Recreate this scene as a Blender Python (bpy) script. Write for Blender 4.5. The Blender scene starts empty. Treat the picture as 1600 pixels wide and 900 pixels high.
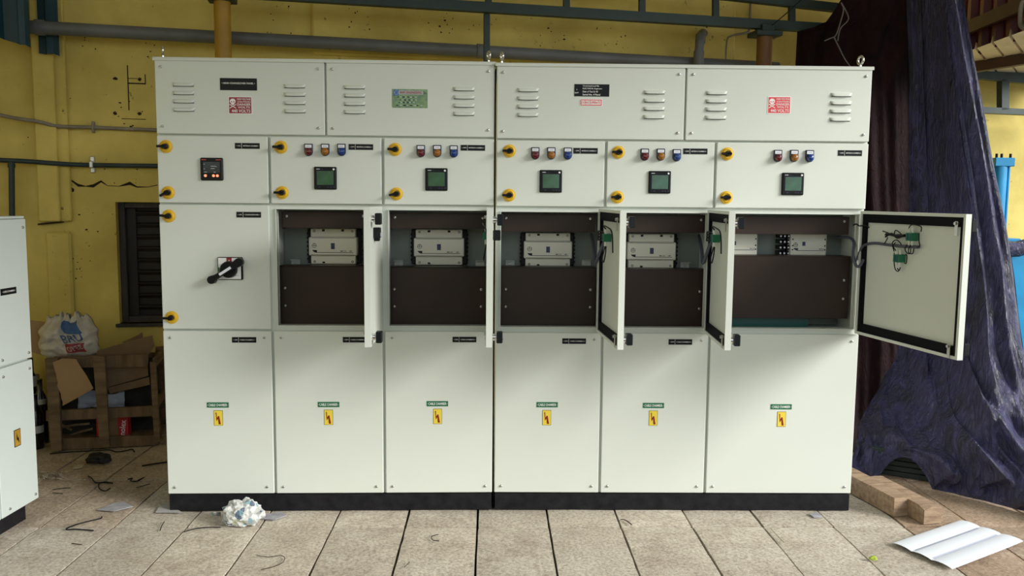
import bpy, math, random
from mathutils import Vector, Matrix, noise
random.seed(7)
PI = math.pi
scene = bpy.context.scene
COL = scene.collection

# ------------------------------------------------------------------ camera
FPX, PITCH, YAW, ROLL = 1343.83, .1003, .0388, .0085
CAM = Vector((-.0655, -3.7321, 1.3757))
_cy, _sy, _cp, _sp = math.cos(YAW), math.sin(YAW), math.cos(PITCH), math.sin(PITCH)
CF = Vector((_sy*_cp, _cy*_cp, -_sp))
_R = Vector((_cy, -_sy, 0)); _U = _R.cross(CF)
CR = _R*math.cos(ROLL) + _U*math.sin(ROLL)
CU = -_R*math.sin(ROLL) + _U*math.cos(ROLL)
cd = bpy.data.cameras.new('camera'); cam = bpy.data.objects.new('camera', cd); COL.objects.link(cam)
cd.sensor_width = 36; cd.lens = FPX/1600*36; cd.clip_start = .05; cd.clip_end = 200
cam.matrix_world = Matrix(((CR.x, CU.x, -CF.x, CAM.x), (CR.y, CU.y, -CF.y, CAM.y), (CR.z, CU.z, -CF.z, CAM.z), (0, 0, 0, 1)))
scene.camera = cam

# ------------------------------------------------------------------ light
w = bpy.data.worlds.new('sky'); scene.world = w; w.use_nodes = True
bg = w.node_tree.nodes['Background']
bg.inputs[0].default_value = (.86, .96, 1.0, 1); bg.inputs[1].default_value = 1.30
sd = bpy.data.lights.new('bright_sky', 'SUN'); so = bpy.data.objects.new('bright_sky', sd); COL.objects.link(so)
sd.energy = 4.4; sd.angle = math.radians(26); sd.color = (1.0, .97, .90)
so.rotation_euler = Vector((-.79, .46, -.40)).to_track_quat('-Z', 'Y').to_euler()
so.location = (6, -6, 5)
vs = scene.view_settings
vs.view_transform = 'Standard'; vs.look = 'None'; vs.exposure = 0.07; vs.gamma = 1.0; vs.use_curve_mapping = False

# ------------------------------------------------------------------ measuring helpers (pixel of the photograph -> a place in the room)
def ray(px, py): return CF + CR*((px-800)/FPX) + CU*((450-py)/FPX)
def on(px, py, pt, n):
    d = ray(px, py); n = Vector(n)
    return CAM + d*((Vector(pt)-CAM).dot(n)/d.dot(n))
def atY(px, py, y): return on(px, py, (0, y, 0), (0, 1, 0))
def atZ(px, py, z=0.): return on(px, py, (0, 0, z), (0, 0, 1))

# ------------------------------------------------------------------ materials
MATS = {}
def mat(name, col, rough=.5, metal=0., bump=0., bscale=60., var=0., vscale=6., col2=None, spec=.5, coat=0., stretch=None,
        emit=None, estr=0., detail=4., alpha=None, trans=0.):
    m = bpy.data.materials.new(name); m.use_nodes = True
    nt = m.node_tree; b = nt.nodes['Principled BSDF']
    b.inputs['Base Color'].default_value = (*col, 1); b.inputs['Roughness'].default_value = rough
    b.inputs['Metallic'].default_value = metal; b.inputs['Specular IOR Level'].default_value = spec
    if coat: b.inputs['Coat Weight'].default_value = coat; b.inputs['Coat Roughness'].default_value = .15
    if trans: b.inputs['Transmission Weight'].default_value = trans
    if alpha is not None: b.inputs['Alpha'].default_value = alpha
    if emit: b.inputs['Emission Color'].default_value = (*emit, 1); b.inputs['Emission Strength'].default_value = estr
    tc = nt.nodes.new('ShaderNodeTexCoord'); mp = nt.nodes.new('ShaderNodeMapping')
    nt.links.new(tc.outputs['Object'], mp.inputs[0])
    if stretch: mp.inputs['Scale'].default_value = stretch
    if var or col2:
        n = nt.nodes.new('ShaderNodeTexNoise'); n.inputs['Scale'].default_value = vscale; n.inputs['Detail'].default_value = detail
        nt.links.new(mp.outputs[0], n.inputs['Vector'])
        r = nt.nodes.new('ShaderNodeValToRGB'); r.color_ramp.elements[0].position = .32; r.color_ramp.elements[1].position = .68
        c2 = col2 if col2 else tuple(c*(1-var) for c in col)
        r.color_ramp.elements[0].color = (*c2, 1); r.color_ramp.elements[1].color = (*col, 1)
        nt.links.new(n.outputs['Fac'], r.inputs[0]); nt.links.new(r.outputs[0], b.inputs['Base Color'])
    if bump:
        n2 = nt.nodes.new('ShaderNodeTexNoise'); n2.inputs['Scale'].default_value = bscale; n2.inputs['Detail'].default_value = 5
        nt.links.new(mp.outputs[0], n2.inputs['Vector'])
        bn = nt.nodes.new('ShaderNodeBump'); bn.inputs['Strength'].default_value = bump; bn.inputs['Distance'].default_value = .01
        nt.links.new(n2.outputs['Fac'], bn.inputs['Height']); nt.links.new(bn.outputs[0], b.inputs['Normal'])
    MATS[name] = m
    return m
def nodes_of(m): return m.node_tree.nodes, m.node_tree.links, m.node_tree.nodes['Principled BSDF']

mat('paint', (.665, .70, .65), .42, bump=.04, bscale=300, var=.035, vscale=2.2)
mat('paint_blue', (.60, .66, .645), .4, bump=.04, bscale=300, var=.03, vscale=2.2)
mat('plate_grey', (.21, .245, .22), .4, var=.1, vscale=5)
mat('black_paint', (.006, .006, .008), .5, vscale=25, bump=.1, bscale=80, col2=(.014, .014, .017), spec=.2)
mat('black', (.006, .007, .009), .4, spec=.22)
mat('black_matt', (.012, .012, .014), .8)
mat('rubber', (.005, .005, .007), .7, spec=.1)
mat('bakelite', (.038, .022, .016), .4, var=.3, vscale=4, spec=.3)
mat('white', (.85, .85, .85), .4)
mat('label_white', (.78, .80, .88), .4)
mat('print_grey', (.45, .47, .5), .5)
mat('chrome', (.75, .75, .75), .18, metal=1.)
mat('zinc', (.62, .62, .60), .35, metal=1., var=.2, vscale=60)
mat('knob_yellow', (.72, .43, .012), .45)
mat('lens_red', (.10, .006, .010), .15, coat=.5)
mat('lens_amber', (.27, .10, .008), .15, coat=.5)
mat('lens_blue', (.006, .035, .19), .15, coat=.5)
mat('navy_plastic', (.012, .014, .035), .35)
mat('screen_reflection', (.035, .115, .062), .12, var=.45, vscale=22, coat=.4)  # greenish LCD with reflected greenery painted into its colour
mat('screen_dark', (.012, .02, .026), .15, coat=.4)
mat('led_orange', (.85, .2, .08), .3, emit=(1, .28, .1), estr=1.2)
mat('led_text', (.45, .06, .04), .4)
mat('sign_red', (.28, .008, .02), .35)
mat('sign_pink', (.72, .06, .07), .35)
mat('sign_green', (.006, .13, .055), .35)
mat('sign_yellow', (.78, .60, .06), .35)
mat('bolt_red', (.22, .01, .005), .4)
mat('sticker_blue', (.03, .12, .42), .25)
mat('sticker_green', (.045, .13, .03), .12, var=.8, vscale=40, col2=(.16, .28, .06), coat=.5)
mat('contactor', (.80, .78, .68), .45, var=.05, vscale=10)
mat('print_blue', (.02, .03, .11), .4)
mat('terminal_green', (.004, .15, .075), .35)
mat('clear_tip', (.65, .70, .66), .25)
mat('conduit_grey', (.075, .08, .115), .5)
mat('teal_sheet', (.006, .085, .075), .4)
mat('teal_paint', (.026, .050, .050), .55, var=.3, vscale=9)
mat('teal_cladding', (.008, .055, .085), .5, var=.35, vscale=6, stretch=(1, 1, .2))
mat('pipe_grey', (.15, .158, .165), .5, var=.3, vscale=5)
mat('conduit_cream', (.30, .27, .22), .6, var=.4, vscale=8)
mat('conduit_blue', (.03, .055, .062), .5, var=.4, vscale=8)
mat('post_yellow', (.48, .27, .03), .5, var=.3, vscale=5)
mat('post_brown', (.20, .095, .025), .55, var=.3, vscale=5)
mat('wood', (.21, .14, .08), .8, var=.5, vscale=5, stretch=(1, 1, 6), bump=.35, bscale=30)
mat('wood_x', (.20, .13, .075), .8, var=.5, vscale=5, stretch=(6, 1, 1), bump=.35, bscale=30)
mat('beam_wood', (.42, .30, .20), .85, col2=(.24, .155, .10), vscale=9, stretch=(5, 1, 5), bump=.5, bscale=45)
mat('cardboard', (.40, .26, .14), .85, var=.2, vscale=6)
mat('cardboard_dark', (.22, .145, .085), .85, var=.3, vscale=6)
mat('sack', (.62, .59, .55), .6, var=.25, vscale=14, bump=.35, bscale=45)
mat('sack_blue', (.05, .12, .32), .6)
mat('sack_red', (.30, .04, .06), .6)
mat('carton_red', (.48, .012, .02), .5)
mat('cloth_blue', (.33, .38, .52), .8, bump=.2, bscale=40)
mat('cloth_black', (.008, .008, .009), .7, bump=.3, bscale=40)
mat('bottle_dark', (.006, .006, .007), .15, coat=.4)
mat('fibre', (.50, .45, .36), .9)
mat('scrap_grey', (.42, .42, .42), .6)
mat('scrap_plastic', (.50, .50, .55), .3, var=.4, vscale=25)
mat('paper', (.80, .83, .90), .7)
mat('paper_print', (.48, .50, .62), .7)
mat('leaf', (.35, .45, .04), .5)
mat('shutter', (.012, .008, .006), .6, var=.3, vscale=8)
mat('frame_wood', (.055, .050, .048), .65, var=.4, vscale=8, stretch=(3, 3, .6))
mat('rust', (.05, .022, .01), .9, var=.6, vscale=50)
mat('crack_dark', (.028, .020, .010), .95, var=.6, vscale=60)
mat('machine_blue', (.015, .30, .62), .35, var=.2, vscale=8)
mat('rope', (.16, .14, .14), .9)
mat('maroon_sheet', (.16, .020, .026), .5, var=.4, vscale=4, stretch=(4, 1, .5))
mat('purlin_brown', (.10, .055, .045), .6, var=.3, vscale=6)
mat('cream_sheet', (.86, .76, .60), .55, var=.15, vscale=5)
mat('roof_bounce_sheet', (.80, .79, .75), .6)  # pale so that the unseen roof bounces light down
mat('stack_green', (.020, .035, .030), .6, var=.5, vscale=6, stretch=(1, 1, 10))
mat('yard_earth', (.42, .37, .30), .95, var=.3, vscale=.8)
mat('dark_gap', (.02, .018, .014), .95)

def news_material():
    m = mat('newsprint', (.62, .62, .62), .75, bump=.5, bscale=70)
    n, l, b = nodes_of(m)
    tc = n.new('ShaderNodeTexCoord'); v = n.new('ShaderNodeTexVoronoi'); v.inputs['Scale'].default_value = 55
    l.new(tc.outputs['Object'], v.inputs['Vector'])
    sp = n.new('ShaderNodeSeparateColor'); l.new(v.outputs['Color'], sp.inputs[0])
    r = n.new('ShaderNodeValToRGB'); e = r.color_ramp.elements
    e[0].color = (.55, .56, .55, 1); e[1].color = (.25, .27, .29, 1); e[0].position = 0; e[1].position = 1
    for p, c in ((.30, (.40, .42, .42, 1)), (.45, (.58, .60, .60, 1)), (.60, (.22, .36, .42, 1)), (.70, (.62, .62, .62, 1)), (.78, (.50, .53, .40, 1)), (.84, (.65, .66, .66, 1)), (.92, (.10, .14, .20, 1))):
        x = e.new(p); x.color = c
    r.color_ramp.interpolation = 'CONSTANT'
    l.new(sp.outputs[0], r.inputs[0]); l.new(r.outputs[0], b.inputs['Base Color'])
news_material()

def plaster_material():
    m = mat('plaster', (.74, .60, .19), .75)
    n, l, b = nodes_of(m)
    tc = n.new('ShaderNodeTexCoord')
    a = n.new('ShaderNodeTexNoise'); a.inputs['Scale'].default_value = 1.3; a.inputs['Detail'].default_value = 7; a.inputs['Roughness'].default_value = .62
    l.new(tc.outputs['Object'], a.inputs['Vector'])
    r = n.new('ShaderNodeValToRGB'); e = r.color_ramp.elements
    e[0].position = .30; e[0].color = (.48, .37, .085, 1); e[1].position = .66; e[1].color = (.80, .65, .19, 1)
    l.new(a.outputs['Fac'], r.inputs[0])
    # small specks and scuffs
    s = n.new('ShaderNodeTexNoise'); s.inputs['Scale'].default_value = 14; s.inputs['Detail'].default_value = 9; s.inputs['Roughness'].default_value = .7
    l.new(tc.outputs['Object'], s.inputs['Vector'])
    sr = n.new('ShaderNodeValToRGB'); sr.color_ramp.elements[0].position = .30; sr.color_ramp.elements[1].position = .37
    l.new(s.outputs['Fac'], sr.inputs[0])
    mx = n.new('ShaderNodeMix'); mx.data_type = 'RGBA'
    mx.inputs[6].default_value = (.10, .07, .025, 1)
    l.new(sr.outputs[0], mx.inputs[0]); l.new(r.outputs[0], mx.inputs[7]); l.new(mx.outputs[2], b.inputs['Base Color'])
    bn = n.new('ShaderNodeBump'); bn.inputs['Strength'].default_value = .4; bn.inputs['Distance'].default_value = .02
    l.new(a.outputs['Fac'], bn.inputs['Height']); l.new(bn.outputs[0], b.inputs['Normal'])
plaster_material()

def slab_material(name, c0, c1, c2):
    m = mat(name, c1, .9)
    n, l, b = nodes_of(m)
    tc = n.new('ShaderNodeTexCoord'); oi = n.new('ShaderNodeObjectInfo')
    ad = n.new('ShaderNodeVectorMath'); ad.operation = 'ADD'
    sc = n.new('ShaderNodeVectorMath'); sc.operation = 'SCALE'; sc.inputs['Scale'].default_value = 37.
    cb = n.new('ShaderNodeCombineXYZ')
    for i in range(3): l.new(oi.outputs['Random'], cb.inputs[i])
    l.new(cb.outputs[0], sc.inputs[0]); l.new(tc.outputs['Object'], ad.inputs[0]); l.new(sc.outputs[0], ad.inputs[1])
    a = n.new('ShaderNodeTexNoise'); a.inputs['Scale'].default_value = 5; a.inputs['Detail'].default_value = 8; a.inputs['Roughness'].default_value = .7
    g = n.new('ShaderNodeTexNoise'); g.inputs['Scale'].default_value = 75; g.inputs['Detail'].default_value = 4; g.inputs['Roughness'].default_value = .7
    l.new(ad.outputs[0], a.inputs['Vector']); l.new(ad.outputs[0], g.inputs['Vector'])
    r = n.new('ShaderNodeValToRGB'); e = r.color_ramp.elements
    e[0].position = .30; e[0].color = (*c0, 1); e[1].position = .70; e[1].color = (*c2, 1); x = e.new(.5); x.color = (*c1, 1)
    l.new(a.outputs['Fac'], r.inputs[0])
    gr = n.new('ShaderNodeValToRGB'); gr.color_ramp.elements[0].position = .30; gr.color_ramp.elements[0].color = (.52, .49, .46, 1)
    gr.color_ramp.elements[1].position = .60; gr.color_ramp.elements[1].color = (1.08, 1.08, 1.08, 1)
    l.new(g.outputs['Fac'], gr.inputs[0])
    mx = n.new('ShaderNodeMix'); mx.data_type = 'RGBA'; mx.blend_type = 'MULTIPLY'; mx.inputs[0].default_value = 1
    l.new(r.outputs[0], mx.inputs[6]); l.new(gr.outputs[0], mx.inputs[7])
    hs = n.new('ShaderNodeHueSaturation'); l.new(mx.outputs[2], hs.inputs['Color'])
    mr = n.new('ShaderNodeMapRange'); mr.inputs['To Min'].default_value = .88; mr.inputs['To Max'].default_value = 1.08
    l.new(oi.outputs['Random'], mr.inputs['Value']); l.new(mr.outputs[0], hs.inputs['Value'])
    l.new(hs.outputs[0], b.inputs['Base Color'])
    bn = n.new('ShaderNodeBump'); bn.inputs['Strength'].default_value = .5; bn.inputs['Distance'].default_value = .004
    l.new(g.outputs['Fac'], bn.inputs['Height']); l.new(bn.outputs[0], b.inputs['Normal'])
slab_material('slab', (.42, .355, .285), (.56, .50, .42), (.67, .615, .53))
slab_material('slab_brown', (.30, .21, .14), (.44, .32, .23), (.54, .42, .32))
slab_material('slab_dirty', (.36, .285, .215), (.50, .41, .325), (.60, .52, .42))

def tarp_material(name, c1, c2, rough, bump, spec=.6):
    m = mat(name, c1, rough, spec=spec)
    n, l, b = nodes_of(m)
    tc = n.new('ShaderNodeTexCoord')
    mp = n.new('ShaderNodeMapping'); mp.inputs['Scale'].default_value = (1.6, 1.6, .55); l.new(tc.outputs['Object'], mp.inputs[0])
    a = n.new('ShaderNodeTexNoise'); a.inputs['Scale'].default_value = 7; a.inputs['Detail'].default_value = 6; a.inputs['Roughness'].default_value = .6; a.inputs['Distortion'].default_value = 1.2
    l.new(mp.outputs[0], a.inputs['Vector'])
    r = n.new('ShaderNodeValToRGB'); e = r.color_ramp.elements
    e[0].position = .35; e[0].color = (*c2, 1); e[1].position = .65; e[1].color = (*c1, 1)
    l.new(a.outputs['Fac'], r.inputs[0]); l.new(r.outputs[0], b.inputs['Base Color'])
    v = n.new('ShaderNodeTexNoise'); v.inputs['Scale'].default_value = 22; v.inputs['Detail'].default_value = 7; v.inputs['Roughness'].default_value = .62; v.inputs['Distortion'].default_value = 1.6
    l.new(mp.outputs[0], v.inputs['Vector'])
    bn = n.new('ShaderNodeBump'); bn.inputs['Strength'].default_value = bump; bn.inputs['Distance'].default_value = .03
    l.new(v.outputs['Fac'], bn.inputs['Height']); l.new(bn.outputs[0], b.inputs['Normal'])
tarp_material('tarp_blue', (.046, .042, .145), (.007, .009, .034), .32, .85, .8)
tarp_material('tarp_brown', (.022, .0085, .0100), (.010, .0045, .0060), .6, .35, .08)

# ------------------------------------------------------------------ mesh builder
_txt = {}
def text_mesh(s, bold=True):
    if s in _txt: return _txt[s]
    c = bpy.data.curves.new('t', 'FONT'); c.body = s; c.size = 1; c.align_x = 'CENTER'; c.resolution_u = 2
    if bold: c.offset = .012
    o = bpy.data.objects.new('t', c); COL.objects.link(o)
    dg = bpy.context.evaluated_depsgraph_get(); dg.update()
    me = bpy.data.meshes.new_from_object(o.evaluated_get(dg))
    V = [(v.co.x, v.co.y) for v in me.vertices]; F = [tuple(p.vertices) for p in me.polygons]
    bpy.data.objects.remove(o); bpy.data.curves.remove(c); bpy.data.meshes.remove(me)
    xs = [v[0] for v in V] or [0]; ys = [v[1] for v in V] or [0]
    x0, x1, y0, y1 = min(xs), max(xs), min(ys), max(ys)
    V = [((x-(x0+x1)/2)/(x1-x0), (y-(y0+y1)/2)/(y1-y0)) for x, y in V]
    _txt[s] = (V, F); return _txt[s]

class MB:
    def __init__(s): s.v = []; s.f = []; s.m = []; s.s = []
    def add(s, V, F, m=0, smooth=False):
        o = len(s.v); s.v += [tuple(p) for p in V]
        for f in F: s.f.append(tuple(i+o for i in f)); s.m.append(m); s.s.append(smooth)
    def box(s, x0, x1, y0, y1, z0, z1, m=0, b=0.):
        if x0 > x1: x0, x1 = x1, x0
        if y0 > y1: y0, y1 = y1, y0
        if z0 > z1: z0, z1 = z1, z0
        if b <= 0:
            V = [(x, y, z) for x in (x0, x1) for y in (y0, y1) for z in (z0, z1)]
            F = [(0, 1, 3, 2), (4, 6, 7, 5), (0, 4, 5, 1), (2, 3, 7, 6), (0, 2, 6, 4), (1, 5, 7, 3)]
            s.add(V, F, m); return
        b = min(b, (x1-x0)*.49, (y1-y0)*.49, (z1-z0)*.49)
        c = ((x0, x1), (y0, y1), (z0, z1)); V = []; idx = {}
        for i in (0, 1):
            for j in (0, 1):
                for k in (0, 1):
                    q = (i, j, k)
                    for ax in range(3):
                        p = [c[a][q[a]] + (0 if a == ax else (b if q[a] == 0 else -b)) for a in range(3)]
                        idx[(q, ax)] = len(V); V.append(p)
        F = []
        for ax in range(3):
            a1, a2 = (ax+1) % 3, (ax+2) % 3
            for sd_ in (0, 1):
                loop = []
                for u, v in ((0, 0), (1, 0), (1, 1), (0, 1)):
                    q = [0, 0, 0]; q[ax] = sd_; q[a1] = u; q[a2] = v; loop.append(idx[(tuple(q), ax)])
                F.append(loop if sd_ else loop[::-1])
            for u in (0, 1):
                for v in (0, 1):
                    q0 = [0, 0, 0]; q1 = [0, 0, 0]; q0[a1] = q1[a1] = u; q0[a2] = q1[a2] = v; q1[ax] = 1
                    q0, q1 = tuple(q0), tuple(q1)
                    l = [idx[(q0, a1)], idx[(q1, a1)], idx[(q1, a2)], idx[(q0, a2)]]
                    F.append(l if (u ^ v) else l[::-1])
        for i in (0, 1):
            for j in (0, 1):
                for k in (0, 1):
                    q = (i, j, k); l = [idx[(q, a)] for a in range(3)]
                    F.append(l if (i+j+k) % 2 else l[::-1])
        s.add(V, F, m)
    def cyl(s, p0, p1, r, n=12, m=0, r1=None, smooth=True):
        p0, p1 = Vector(p0), Vector(p1); r1 = r if r1 is None else r1
        d = (p1-p0).normalized(); a = d.orthogonal().normalized(); c = d.cross(a)
        A = [p0 + (a*math.cos(2*PI*i/n) + c*math.sin(2*PI*i/n))*r for i in range(n)]
        B = [p1 + (a*math.cos(2*PI*i/n) + c*math.sin(2*PI*i/n))*r1 for i in range(n)]
        s.add(A+B, [(i, (i+1) % n, n+(i+1) % n, n+i) for i in range(n)], m, smooth)
        s.add(A, [tuple(range(n))[::-1]], m); s.add(B, [tuple(range(n))], m)
    def tube(s, P, r, n=8, m=0, cap=True):
        P = [Vector(p) for p in P]; k = len(P); V = []; a = None
        rr = r if isinstance(r, (list, tuple)) else [r]*k
        for i, p in enumerate(P):
            d = (P[min(i+1, k-1)] - P[max(i-1, 0)]).normalized()
            a = d.orthogonal().normalized() if a is None else (a - d*a.dot(d)).normalized()
            c = d.cross(a)
            V += [p + (a*math.cos(2*PI*j/n) + c*math.sin(2*PI*j/n))*rr[i] for j in range(n)]
        F = [(i*n+j, i*n+(j+1) % n, (i+1)*n+(j+1) % n, (i+1)*n+j) for i in range(k-1) for j in range(n)]
        s.add(V, F, m, True)
        if cap: s.add(V[:n], [tuple(range(n))[::-1]], m); s.add(V[-n:], [tuple(range(n))], m)
    def prism(s, poly, y0, y1, m=0, T=None):      # polygon in x,z; extruded along y (y0 = front)
        n = len(poly); A = [(x, y0, z) for x, z in poly]; B = [(x, y1, z) for x, z in poly]
        ar = sum(poly[i][0]*poly[(i+1) % n][1]-poly[(i+1) % n][0]*poly[i][1] for i in range(n))
        fa = tuple(range(n)); fb = tuple(range(n, 2*n))[::-1]
        sd_ = [(i, n+i, n+(i+1) % n, (i+1) % n) for i in range(n)]
        if ar < 0: fa = fa[::-1]; fb = fb[::-1]; sd_ = [f[::-1] for f in sd_]
        V = A+B
        if T: V = [T @ Vector(p) for p in V]
        s.add(V, [fa, fb]+sd_, m)
    def text(s, t, x, z, wd, ht, y, m, ang=0.):      # flat print in the x,z plane
        V, F = text_mesh(t); c, q = math.cos(ang), math.sin(ang)
        s.add([(x+(a*wd)*c-(b*ht)*q, y, z+(a*wd)*q+(b*ht)*c) for a, b in V], F, m)
    def torus(s, c, R, r, ax='y', n=20, k=8, m=0, sz=1.):
        V = []
        for i in range(n):
            t = 2*PI*i/n
            for j in range(k):
                u = 2*PI*j/k; rad = R + r*math.cos(u); h = r*math.sin(u)
                a, b = rad*math.cos(t), rad*math.sin(t)*sz
                V.append((c[0]+a, c[1]+h, c[2]+b) if ax == 'y' else ((c[0]+h, c[1]+a, c[2]+b) if ax == 'x' else (c[0]+a, c[1]+b, c[2]+h)))
        F = [(i*k+j, ((i+1) % n)*k+j, ((i+1) % n)*k+(j+1) % k, i*k+(j+1) % k) for i in range(n) for j in range(k)]
        s.add(V, F, m, True)
    def grid(s, fn, nu, nv, m=0, smooth=True, thick=None):
        V = [fn(i/nu, j/nv) for j in range(nv+1) for i in range(nu+1)]
        F = [(j*(nu+1)+i, j*(nu+1)+i+1, (j+1)*(nu+1)+i+1, (j+1)*(nu+1)+i) for j in range(nv) for i in range(nu)]
        s.add(V, F, m, smooth)
    def mesh(s, name, mats):
        me = bpy.data.meshes.new(name); me.from_pydata(s.v, [], s.f)
        for mm in mats: me.materials.append(MATS[mm])
        me.polygons.foreach_set('material_index', s.m); me.polygons.foreach_set('use_smooth', s.s)
        me.update(); return me
    def build(s, name, mats, parent=None, loc=(0, 0, 0), rot=None):
        if isinstance(mats, str): mats = [mats]
        return obj(name, s.mesh(name, mats), parent, loc, rot)

def obj(name, me, parent=None, loc=(0, 0, 0), rot=None):
    o = bpy.data.objects.new(name, me); COL.objects.link(o); o.location = loc
    if rot: o.rotation_euler = rot
    if parent: o.parent = parent
    return o
def tag(o, label, cat, group=None):
    o['label'] = label; o['category'] = cat
    if group: o['group'] = group
    return o
def thing(name, label, cat, loc=(0, 0, 0), rot=None, group=None):
    o = bpy.data.objects.new(name, None); COL.objects.link(o); o.location = loc
    if rot: o.rotation_euler = rot
    o.empty_display_size = .1
    return tag(o, label, cat, group)
def struct(o, label=None):
    o['kind'] = 'structure'
    if label: o['label'] = label
    return o
def recenter(o):
    """move a world-space mesh's origin to the middle of its base"""
    vs_ = [v.co for v in o.data.vertices]
    c = Vector(((min(v.x for v in vs_)+max(v.x for v in vs_))/2, (min(v.y for v in vs_)+max(v.y for v in vs_))/2, min(v.z for v in vs_)))
    for v in o.data.vertices: v.co -= c
    o.location = Vector(o.location) + c
    return o
def smoothpath(P, n=6):
    P = [Vector(p) for p in P]; out = []
    for i in range(len(P)-1):
        p0, p1, p2, p3 = P[max(i-1, 0)], P[i], P[i+1], P[min(i+2, len(P)-1)]
        for k in range(n):
            t = k/n
            out.append(.5*((2*p1)+(p2-p0)*t+(2*p0-5*p1+4*p2-p3)*t*t+(3*p1-p0-3*p2+p3)*t**3))
    out.append(P[-1]); return out

# ------------------------------------------------------------------ the setting: floor
fb = MB(); fb.box(-7, 7, -7.2, 3.6, -.20, -.045)
floor = struct(fb.build('floor', 'dark_gap'), 'pale rough concrete paving slabs with dark open joints')
SW, SL, ROT = .3065, .62, -.016
def slab_mesh(seed, sw, sl, nm):
    rnd = random.Random(seed); nx, ny = 5, 9; g = .0036
    def edge(t): return noise.noise((t*9, seed*3.7, 0))*.0035 + noise.noise((t*31, seed*1.7, 5))*.0015
    V = []
    for j in range(ny+1):
        for i in range(nx+1):
            x = -sw/2+g+(sw-2*g)*i/nx; y = -sl/2+g+(sl-2*g)*j/ny; z = noise.noise((x*7, y*7, seed))*.0022
            if i == 0: x += abs(edge(y))*1.2; z -= .002
            if i == nx: x -= abs(edge(y+3))*1.2; z -= .002
            if j == 0: y += abs(edge(x+5)); z -= .002
            if j == ny: y -= abs(edge(x+8)); z -= .002
            V.append((x, y, z))
    F = [(j*(nx+1)+i, j*(nx+1)+i+1, (j+1)*(nx+1)+i+1, (j+1)*(nx+1)+i) for j in range(ny) for i in range(nx)]
    mb = MB(); mb.add(V, F, 0)
    ring = [i for i in range(nx)] + [j*(nx+1)+nx for j in range(ny)] + [ny*(nx+1)+i for i in range(nx, 0, -1)] + [j*(nx+1) for j in range(ny, 0, -1)]
    R = [V[i] for i in ring]; k = len(R)
    lo = [(x, y, -.05) for x, y, z in R]
    mb.add(R+lo, [((i+1) % k, i, k+i, k+(i+1) % k) for i in range(k)], 0)
    return mb.mesh('paving_slab', [nm])
SM = {nm: [slab_mesh(i+off, SW, SL, nm) for i in range(5)] for off, nm in ((0, 'slab'), (20, 'slab_brown'), (40, 'slab_dirty'))}
ca, sa = math.cos(ROT), math.sin(ROT)
for j in range(-2, 4):
    for i in range(-9, 12):
        lx = -.064 + SW*(i+.5); ly = -.19 + SL*(j+.5)
        if i < -8 and j < 0: continue
        x, y = lx*ca-ly*sa, lx*sa+ly*ca
        if y > 1.75 or (y < -1.3): continue
        nm = 'slab_brown' if i >= 6 else ('slab_dirty' if (i <= -6 and j >= 0) else 'slab')
        o = obj('paving_slab', SM[nm][(i*3+j*7) % 5], floor, (x, y, random.uniform(-.004, .0)), (random.uniform(-.003, .003), random.uniform(-.004, .004), ROT+(PI if (i+j) % 2 else 0)))

q = MB(); q.box(-60, 60, -60, 60, -.32, -.21); struct(q.build('ground', 'yard_earth'), 'bare earth of the yard around the shed')
# ------------------------------------------------------------------ the setting: back wall
WA = .157; WD = Vector((math.cos(WA), math.sin(WA), 0)); WN = Vector((math.sin(WA), -math.cos(WA), 0)); W0 = Vector((-2, 1.45, 0))
def wp(px, py, off=0.): return on(px, py, W0+WN*off, WN)
def wl(px, py, off=0.):      # wall-local (s, -off, z)
    p = wp(px, py, off)-W0; return Vector((p.dot(WD), -off, p.z))
mb = MB()
# wall with a window opening
a, b = wl(180, 316), wl(262, 505)
s0, s1, zt, zb = a.x, a.x+.36, wl(215, 316).z, wl(215, 505).z
mb.box(-3.5, s0, 0, .3, -.2, 3.3); mb.box(s1, 6.5, 0, .3, -.2, 3.3)
mb.box(s0, s1, 0, .3, zt, 3.3); mb.box(s0, s1, 0, .3, -.2, zb)
wall = struct(mb.build('wall_back', 'plaster', None, W0, (0, 0, WA)), 'stained yellow plastered back wall')
def wallpart(name, fn, m):
    q = MB(); fn(q); return q.build(name, m, wall)
def pil(q):
    a, b, c = wl(49, 100, .07), wl(98, 100, .07), wl(75, 345, .07); z = wl(75, 346, .07).z
    q.box(a.x, (a.x+b.x)/2+.03, -.07, .01, z, 3.3, 0, .006); q.box(a.x+.02, b.x, -.035, .01, z, 3.3, 0, .006)
wallpart('pilaster', pil, 'plaster')
def pil2(q):
    a, b = wl(76, 500, .03), wl(98, 500, .03); z = wl(80, 362, .03).z
    q.box(a.x, b.x+.06, -.03, .01, -.2, z, 0, .012)
wallpart('pilaster', pil2, 'plaster')
def patch(q):
    a, b = wl(487, 50, .035), wl(1150, 50, .035); z = wl(600, 89, .035).z
    q.box(a.x, b.x, -.035, .01, z, 3.3, 0, .012)
wallpart('plaster_panel', patch, 'plaster')
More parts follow.
